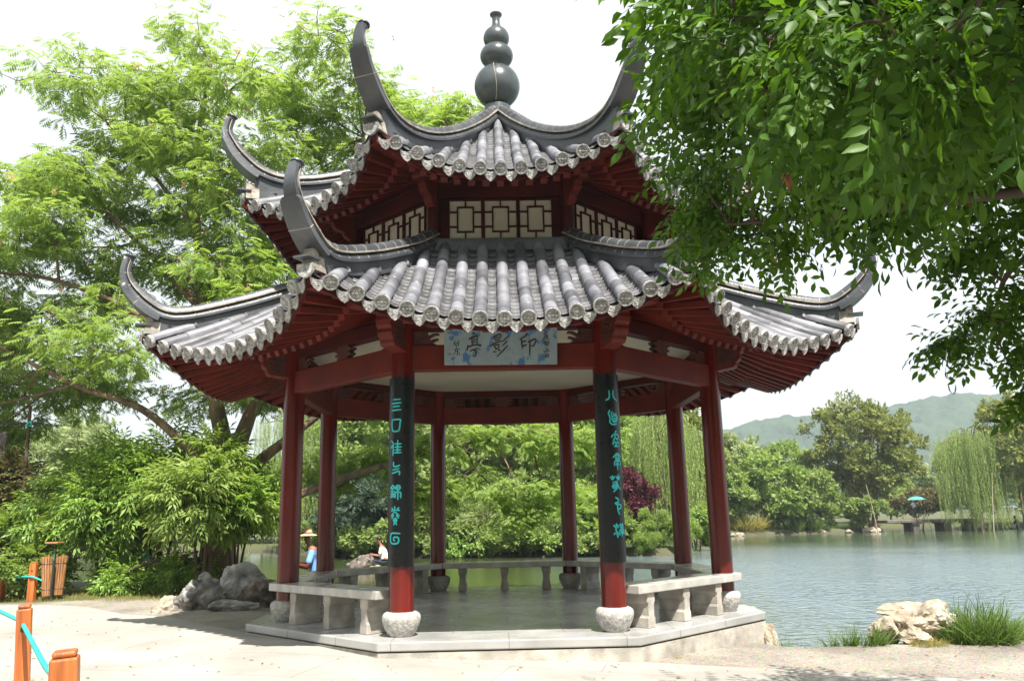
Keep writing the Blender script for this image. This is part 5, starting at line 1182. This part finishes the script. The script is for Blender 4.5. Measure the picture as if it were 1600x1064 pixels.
for (x, y, h) in ((0.0, .10, .93), (.13, -.14, .86)):
    b_ = MB(); b_.box((x, y, h/2), (.05, .05, h)); bevel(b_.obj('post', M['iron'], t), .006, 1)
b_ = MB(); b_.box((-.02, .10, .965), (.30, .34, .03)); bevel(b_.obj('roof_board', M['slat'], t), .006, 1)
b_ = MB(); b_.box((.13, -.168, .73), (.035, .012, .10)); b_.obj('latch', M['green_plastic'], t)
b_ = MB(); b_.bar((-.24, -.05, .56), (-.05, -.04, .76), .025, .02); b_.obj('handle_stick', M['slat'], t)

t = thing('hanging_sign', 'dark hanging board on a slim black pole with crossbar at the far left', 'sign', (-9.07, 5.0, -.15))
b_ = MB(); b_.tube([(.05, 0, -.2), (.0, 0, 1.8), (-.03, 0, 3.55)], [.035, .033, .03], 10); b_.obj('pole', M['bark_dark'], t, 50)
b_ = MB(); b_.tube([(.26, 0, 3.19), (-1.3, 0, 3.26)], .022, 8); b_.obj('crossbar', M['iron'], t, 50)
b_ = MB(); b_.tube([(-.05, -.03, 3.14), (-.03, -.04, 3.20), (.02, -.04, 3.23), (.05, -.03, 3.17), (.0, -.04, 3.16)], .022, 6); b_.obj('rope_tie', M['rope'], t, 50)
bd = MB(); bd.box((-.72, 0, 2.77), (.60, .04, .56)); bd = bevel(bd.obj('board', mat('dark_brown_board', (.07, .058, .052), .5, .3, 3), t), .008, 1)
b_ = MB()
for x in (-.52, -.92): b_.tube([(x, 0, 3.05), (x, 0, 3.21)], .008, 6)
b_.obj('chain', M['iron'], bd)
b_ = MB()
for i in range(9): b_.box((-.47-.055*i, -.0235, 2.70+.0), (.012, .004, .13+.03*(i % 3)))
for i in range(4): b_.box((-.52-.12*i, -.0237, 2.77), (.07, .004, .012))
b_.obj('lettering', M['iron'], bd)
t = thing('barrel', 'pale teal plastic barrel half hidden by shrubs on the left bank', 'barrel', (-7.55, 6.6, float(ground_z(-7.55, 6.6)[0])-.02))
b_ = MB(); b_.lathe([(.25, 0), (.275, .03), (.275, .30), (.29, .32), (.275, .34), (.275, .62), (.29, .64), (.275, .66), (.275, .95), (.25, .98)], n=28); b_.obj('body', M['teal_plastic'], t, 45)
b_ = MB(); b_.lathe([(.255, .975), (.285, .98), (.285, 1.02), (.25, 1.03)], n=28); b_.obj('lid', M['teal_plastic'], t, 45)

# ------------------------------------------------------------------ stone bridge on the far bank
t = thing('stone_bridge', 'low dark stone slab bridge on square piers at the far end of the lake', 'bridge', (33.9, 55.2, 0))
b_ = MB(); b_.box((0, 0, .16), (7.6, 2.0, .22)); bevel(b_.obj('deck', M['old_stone'], t), .03, 1)
for x in (-1.45, 1.05, 3.2):
    b_ = MB(); b_.box((x, -.55, -.55), (.50, .55, 1.2)); b_.box((x, .55, -.55), (.5, .55, 1.2)); b_.box((x, 0, .0), (.75, 1.9, .14)); bevel(b_.obj('pier', M['old_stone'], t), .02, 1)

# ------------------------------------------------------------------ people
def skin_mesh(name, verts, edges, radii, m, parent, root=0, sub=2, loc=(0, 0, 0)):
    me = bpy.data.meshes.new(name); me.from_pydata(verts, edges, []); o = bpy.data.objects.new(name, me); COL.objects.link(o)
    md = o.modifiers.new('skin', 'SKIN'); md.use_smooth_shade = True
    if not me.skin_vertices: me.attributes  # the layer is made with the modifier
    if not len(me.skin_vertices): bm = bmesh.new(); bm.from_mesh(me); bm.verts.layers.skin.verify(); bm.to_mesh(me); bm.free()
    sk = me.skin_vertices[0].data
    for i, r in enumerate(radii): sk[i].radius = r if hasattr(r, '__len__') else (r, r); sk[i].use_root = (i == root)
    s = o.modifiers.new('sub', 'SUBSURF'); s.levels = sub; s.render_levels = sub
    dg = bpy.context.evaluated_depsgraph_get(); dg.update(); ev = o.evaluated_get(dg); nm = bpy.data.meshes.new_from_object(ev); nm.materials.clear(); nm.materials.append(m)
    bpy.data.objects.remove(o); nm.polygons.foreach_set('use_smooth', [True]*len(nm.polygons)); nm.name = name
    return put(name, nm, parent)
def chain(V, E, Rr, start, pts):
    prev = start
    for (p, r) in pts:
        V.append(p); Rr.append(r); i = len(V)-1
        if prev is not None: E.append((prev, i))
        prev = i
    return prev
def hand(V, E, Rr, wrist_i, w_, d, n_, s=1.0):
    """palm, four unequal bent fingers, and a thumb from the side of the palm; d along the hand, n_ = palm normal"""
    d = Vector(d).normalized(); n_ = Vector(n_).normalized(); x = d.cross(n_); w_ = Vector(w_)
    palm = chain(V, E, Rr, wrist_i, [(w_+d*.045*s, .026*s)])
    for k, L in zip((-1.5, -.5, .5, 1.5), (.055, .072, .078, .068)):
        b = w_+d*.085*s+x*k*.019*s
        chain(V, E, Rr, palm, [(b, .010*s), (b+d*L*.5*s+n_*.012*s, .009*s), (b+d*L*.85*s+n_*.035*s, .008*s)])
    b = w_+d*.04*s+x*.035*s; chain(V, E, Rr, palm, [(b, .011*s), (b+d*.028*s+x*.018*s+n_*.01*s, .009*s)])
def person(label, loc, rz, shirt, trousers, sit=False, hat=None, arm_fwd=True, sleeve=None, lean=.12, s=1.0):
    t = thing('person', label, 'person', loc, rz); V = []; E = []; Rr = []
    hz = .46 if sit else .88                      # hip height; the person faces -x
    V.append(Vector((0, 0, hz))); Rr.append((.12, .15))
    l = lean
    up_ = chain(V, E, Rr, 0, [(Vector((-l*.3, 0, hz+.16)), (.105, .135)), (Vector((-l*.8, 0, hz+.34)), (.115, .155)), (Vector((-l*1.1, 0, hz+.46)), (.085, .13))])
    nk = chain(V, E, Rr, up_, [(Vector((-l*1.35, 0, hz+.54)), .052), (Vector((-l*1.6-.01, 0, hz+.61)), .055), (Vector((-l*1.75-.02, 0, hz+.68)), (.088, .074)), (Vector((-l*1.8-.02, 0, hz+.76)), (.082, .07))])
    head = V[nk]; arms = []
    for sd in (-1, 1):
        sh = Vector((-l*1.05, sd*.185, hz+.44)); el = sh+(Vector((-.08, sd*.05, -.27)) if arm_fwd else Vector((.0, sd*.05, -.28))); wr = el+(Vector((-.22, -sd*.06, .04)) if arm_fwd else Vector((-.10, 0, -.22)))
        i = chain(V, E, Rr, up_, [(sh, .058), ((sh+el)/2, .048), (el, .042), ((el+wr)/2, .037), (wr, .026)])
        hand(V, E, Rr, i, wr, wr-el, Vector((0, -sd, -.3))); arms.append((sh, el, wr))
        if sit: kn = Vector((-.40, sd*.11, hz+.02)); an = Vector((-.36, sd*.11, .08))
        else: kn = Vector((-.03, sd*.095, .47)); an = Vector((.02, sd*.10, .08))
        j = chain(V, E, Rr, 0, [(Vector((0, sd*.095, hz-.06)), .085), ((Vector((0, sd*.095, hz-.06))+kn)/2, .075), (kn, .056), ((kn+an)/2+Vector((.015, 0, .03)), .052), (an, .038)])
        chain(V, E, Rr, j, [(an+Vector((-.07, 0, -.045)), (.036, .028)), (an+Vector((-.15, sd*.01, -.055)), (.034, .02))])
    body = skin_mesh('body', V, E, Rr, M['skin'], t)
    # face on the -x side: nose, brow, eyes, mouth, ears
    b = MB(); hd = head+Vector((0, 0, -.035))
    b.prism([(-.012, -.02), (.012, -.02), (.006, .025), (-.006, .025)], hd+Vector((-.088, 0, -.015)), (0, 1, 0), (0, 0, 1), (1, 0, 0), .03)
    for sd in (-1, 1): b.prism([(-.018, -.03), (.012, -.025), (.016, .03), (-.012, .03)], hd+Vector((.005, sd*.074, -.01)), (1, 0, 0), (0, 0, 1), (0, 1, 0), .014)
    b.obj('face', M['skin'], body, 60); b = MB()
    for sd in (-1, 1): b.tube([hd+Vector((-.083, sd*.03-.012, .012)), hd+Vector((-.088, sd*.03, .016)), hd+Vector((-.083, sd*.03+.012, .012))], .007, 6)
    b.tube([hd+Vector((-.080, -.02, -.058)), hd+Vector((-.086, 0, -.060)), hd+Vector((-.080, .02, -.058))], .005, 6)
    b.obj('eyes_and_mouth', M['hair'], body, 60)
    b = MB(); b.lathe([(.094, -.03), (.097, .02), (.088, .065), (.055, .095), (.01, .105)], head+Vector((.012, 0, .0)), 18); b.obj('hair', M['hair'], t, 60)
    SV = []; SE = []; SR = []; SV.append(Vector((0, 0, hz-.06))); SR.append((.145, .165))
    u = chain(SV, SE, SR, 0, [(Vector((-l*.3, 0, hz+.14)), (.135, .160)), (Vector((-l*.8, 0, hz+.34)), (.138, .178)), (Vector((-l*1.1, 0, hz+.47)), (.098, .135))])
    for sh, el, wr in arms: chain(SV, SE, SR, u, [(sh+Vector((0, 0, .005)), .072), (sh+(el-sh)*.5, .066), (sh+(el-sh)*.85, .066)])
    skin_mesh('shirt', SV, SE, SR, M[shirt], t)
    TV = [Vector((0, 0, hz))]; TE = []; TR = [(.135, .158)]
    for sd in (-1, 1):
        if sit: kn = Vector((-.40, sd*.11, hz+.02)); an = Vector((-.36, sd*.11, .12))
        else: kn = Vector((-.03, sd*.095, .47)); an = Vector((.02, sd*.10, .12))
        chain(TV, TE, TR, 0, [(Vector((0, sd*.095, hz-.06)), .10), ((Vector((0, sd*.095, hz-.06))+kn)/2, .09), (kn, .075), (an, .06)])
    skin_mesh('trousers', TV, TE, TR, M[trousers], t)
    if sleeve:
        for sh, el, wr in arms:
            b = MB(); b.tube([sh+(el-sh)*.8, el, el+(wr-el)*.5, wr-(wr-el)*.05], [.055, .056, .050, .036], 12); b.obj('sleeve', M[sleeve], t, 60)
    if hat:
        b = MB(); c = head+Vector((.0, 0, .03)); b.lathe([(.205, -.035), (.20, -.028), (.12, .0), (.104, .01), (.098, .055), (.088, .10), (.06, .125), (.015, .13)], c, 28)
        h = b.obj('straw_hat', M['straw'], t, 60); b = MB(); b.lathe([(.112, .004), (.113, .03), (.104, .032)], c, 28); b.obj('hat_band', M['straw_band'], h, 60)
    if s != 1: t.scale = (s, s, s)
    return t
person('person in a straw hat and blue shirt with checked oversleeves behind the left columns', (-3.76, 6.5, -.88), .15, 'blue_cloth', 'dark_cloth', hat=True, sleeve='check_cloth', lean=.13, s=1.04)
person('person in white sitting on a rock in the water behind the left couplet column', (-4.22, 20, -.80), .1, 'white_cloth', 'dark_cloth', sit=True)
person('person in a whitish shirt under a teal umbrella on the stone bridge', (32.9, 55.2, .27), -.3, 'white_cloth', 'dark_cloth', arm_fwd=True)
person('person under a dark violet umbrella behind the weeping willow at the right edge', (40.0, 53.6, float(ground_z(40.0, 53.6)[0])), 0, 'dark_cloth', 'dark_cloth')
def umbrella(label, c, m, r=.62):
    t = thing('umbrella', label, 'umbrella', c); b = MB(); n = 8; V = []; F = []
    for (q, z) in ((.02, .30), (.5, .24), (.85, .12), (1, .0)):
        for j in range(16):
            k = 1 if j % 2 == 0 else .93; V.append((q*r*k*math.cos(j*math.pi/8), q*r*k*math.sin(j*math.pi/8), z*.9+(.02 if j % 2 else 0)*q))
    for i in range(3):
        for j in range(16): F.append((i*16+j, i*16+(j+1) % 16, (i+1)*16+(j+1) % 16, (i+1)*16+j))
    F.append(tuple(range(15, -1, -1))); b.add(V, F); o = b.obj('canopy', M[m], t); md = o.modifiers.new('thick', 'SOLIDIFY'); md.thickness = .006
    b = MB(); b.tube([(0, 0, .32), (0, 0, -.55)], .012, 8); b.tube([(0, 0, -.55), (.02, 0, -.62), (.05, 0, -.62), (.06, 0, -.57)], .014, 8); b.obj('shaft', M['iron'], t, 50)
umbrella('teal umbrella held by the person on the stone bridge', (33.05, 55.1, 1.78), 'umb_teal', .7)
umbrella('dark violet umbrella by the willow at the right edge', (39.9, 53.4, 1.75), 'umb_dark', .65)

# thin leaning bamboo stakes by the far bridge
for i, (x, y, dx, h, l) in enumerate(((28.6, 52.5, .6, 3.6, 'thin pale stake leaning at the left end of the stone bridge'), (35.6, 49.6, -.5, 4.2, 'long pale stake standing in the water before the willow'), (33.5, 54.0, .5, 1.6, 'short stake leaning beside a bridge pier'))):
    t = MB(); t.tube([(x, y, WATER-.5), (x-dx*.5, y, WATER+h*.5), (x-dx, y, WATER+h)], [.035, .03, .02], 7); tag(t.obj('stake', M['stake'], None, 60), l, 'stake', 'thin stakes at the far shore')

# ------------------------------------------------------------------ the air
hz_ = MB(); hz_.box((100, 640, 60), (2200, 1440, 130))
hm_ = bpy.data.materials.new('haze'); hm_.use_nodes = True; nt = hm_.node_tree; nt.nodes.remove(nt.nodes['Principled BSDF'])
pv_ = nt.nodes.new('ShaderNodeVolumePrincipled'); pv_.inputs['Density'].default_value = .00055; pv_.inputs['Color'].default_value = (.80, .91, 1, 1); pv_.inputs['Anisotropy'].default_value = .2
nt.links.new(pv_.outputs[0], nt.nodes['Material Output'].inputs['Volume'])
tag(hz_.obj('haze', hm_), 'thin pale summer haze over the lake and hills', kind='stuff')
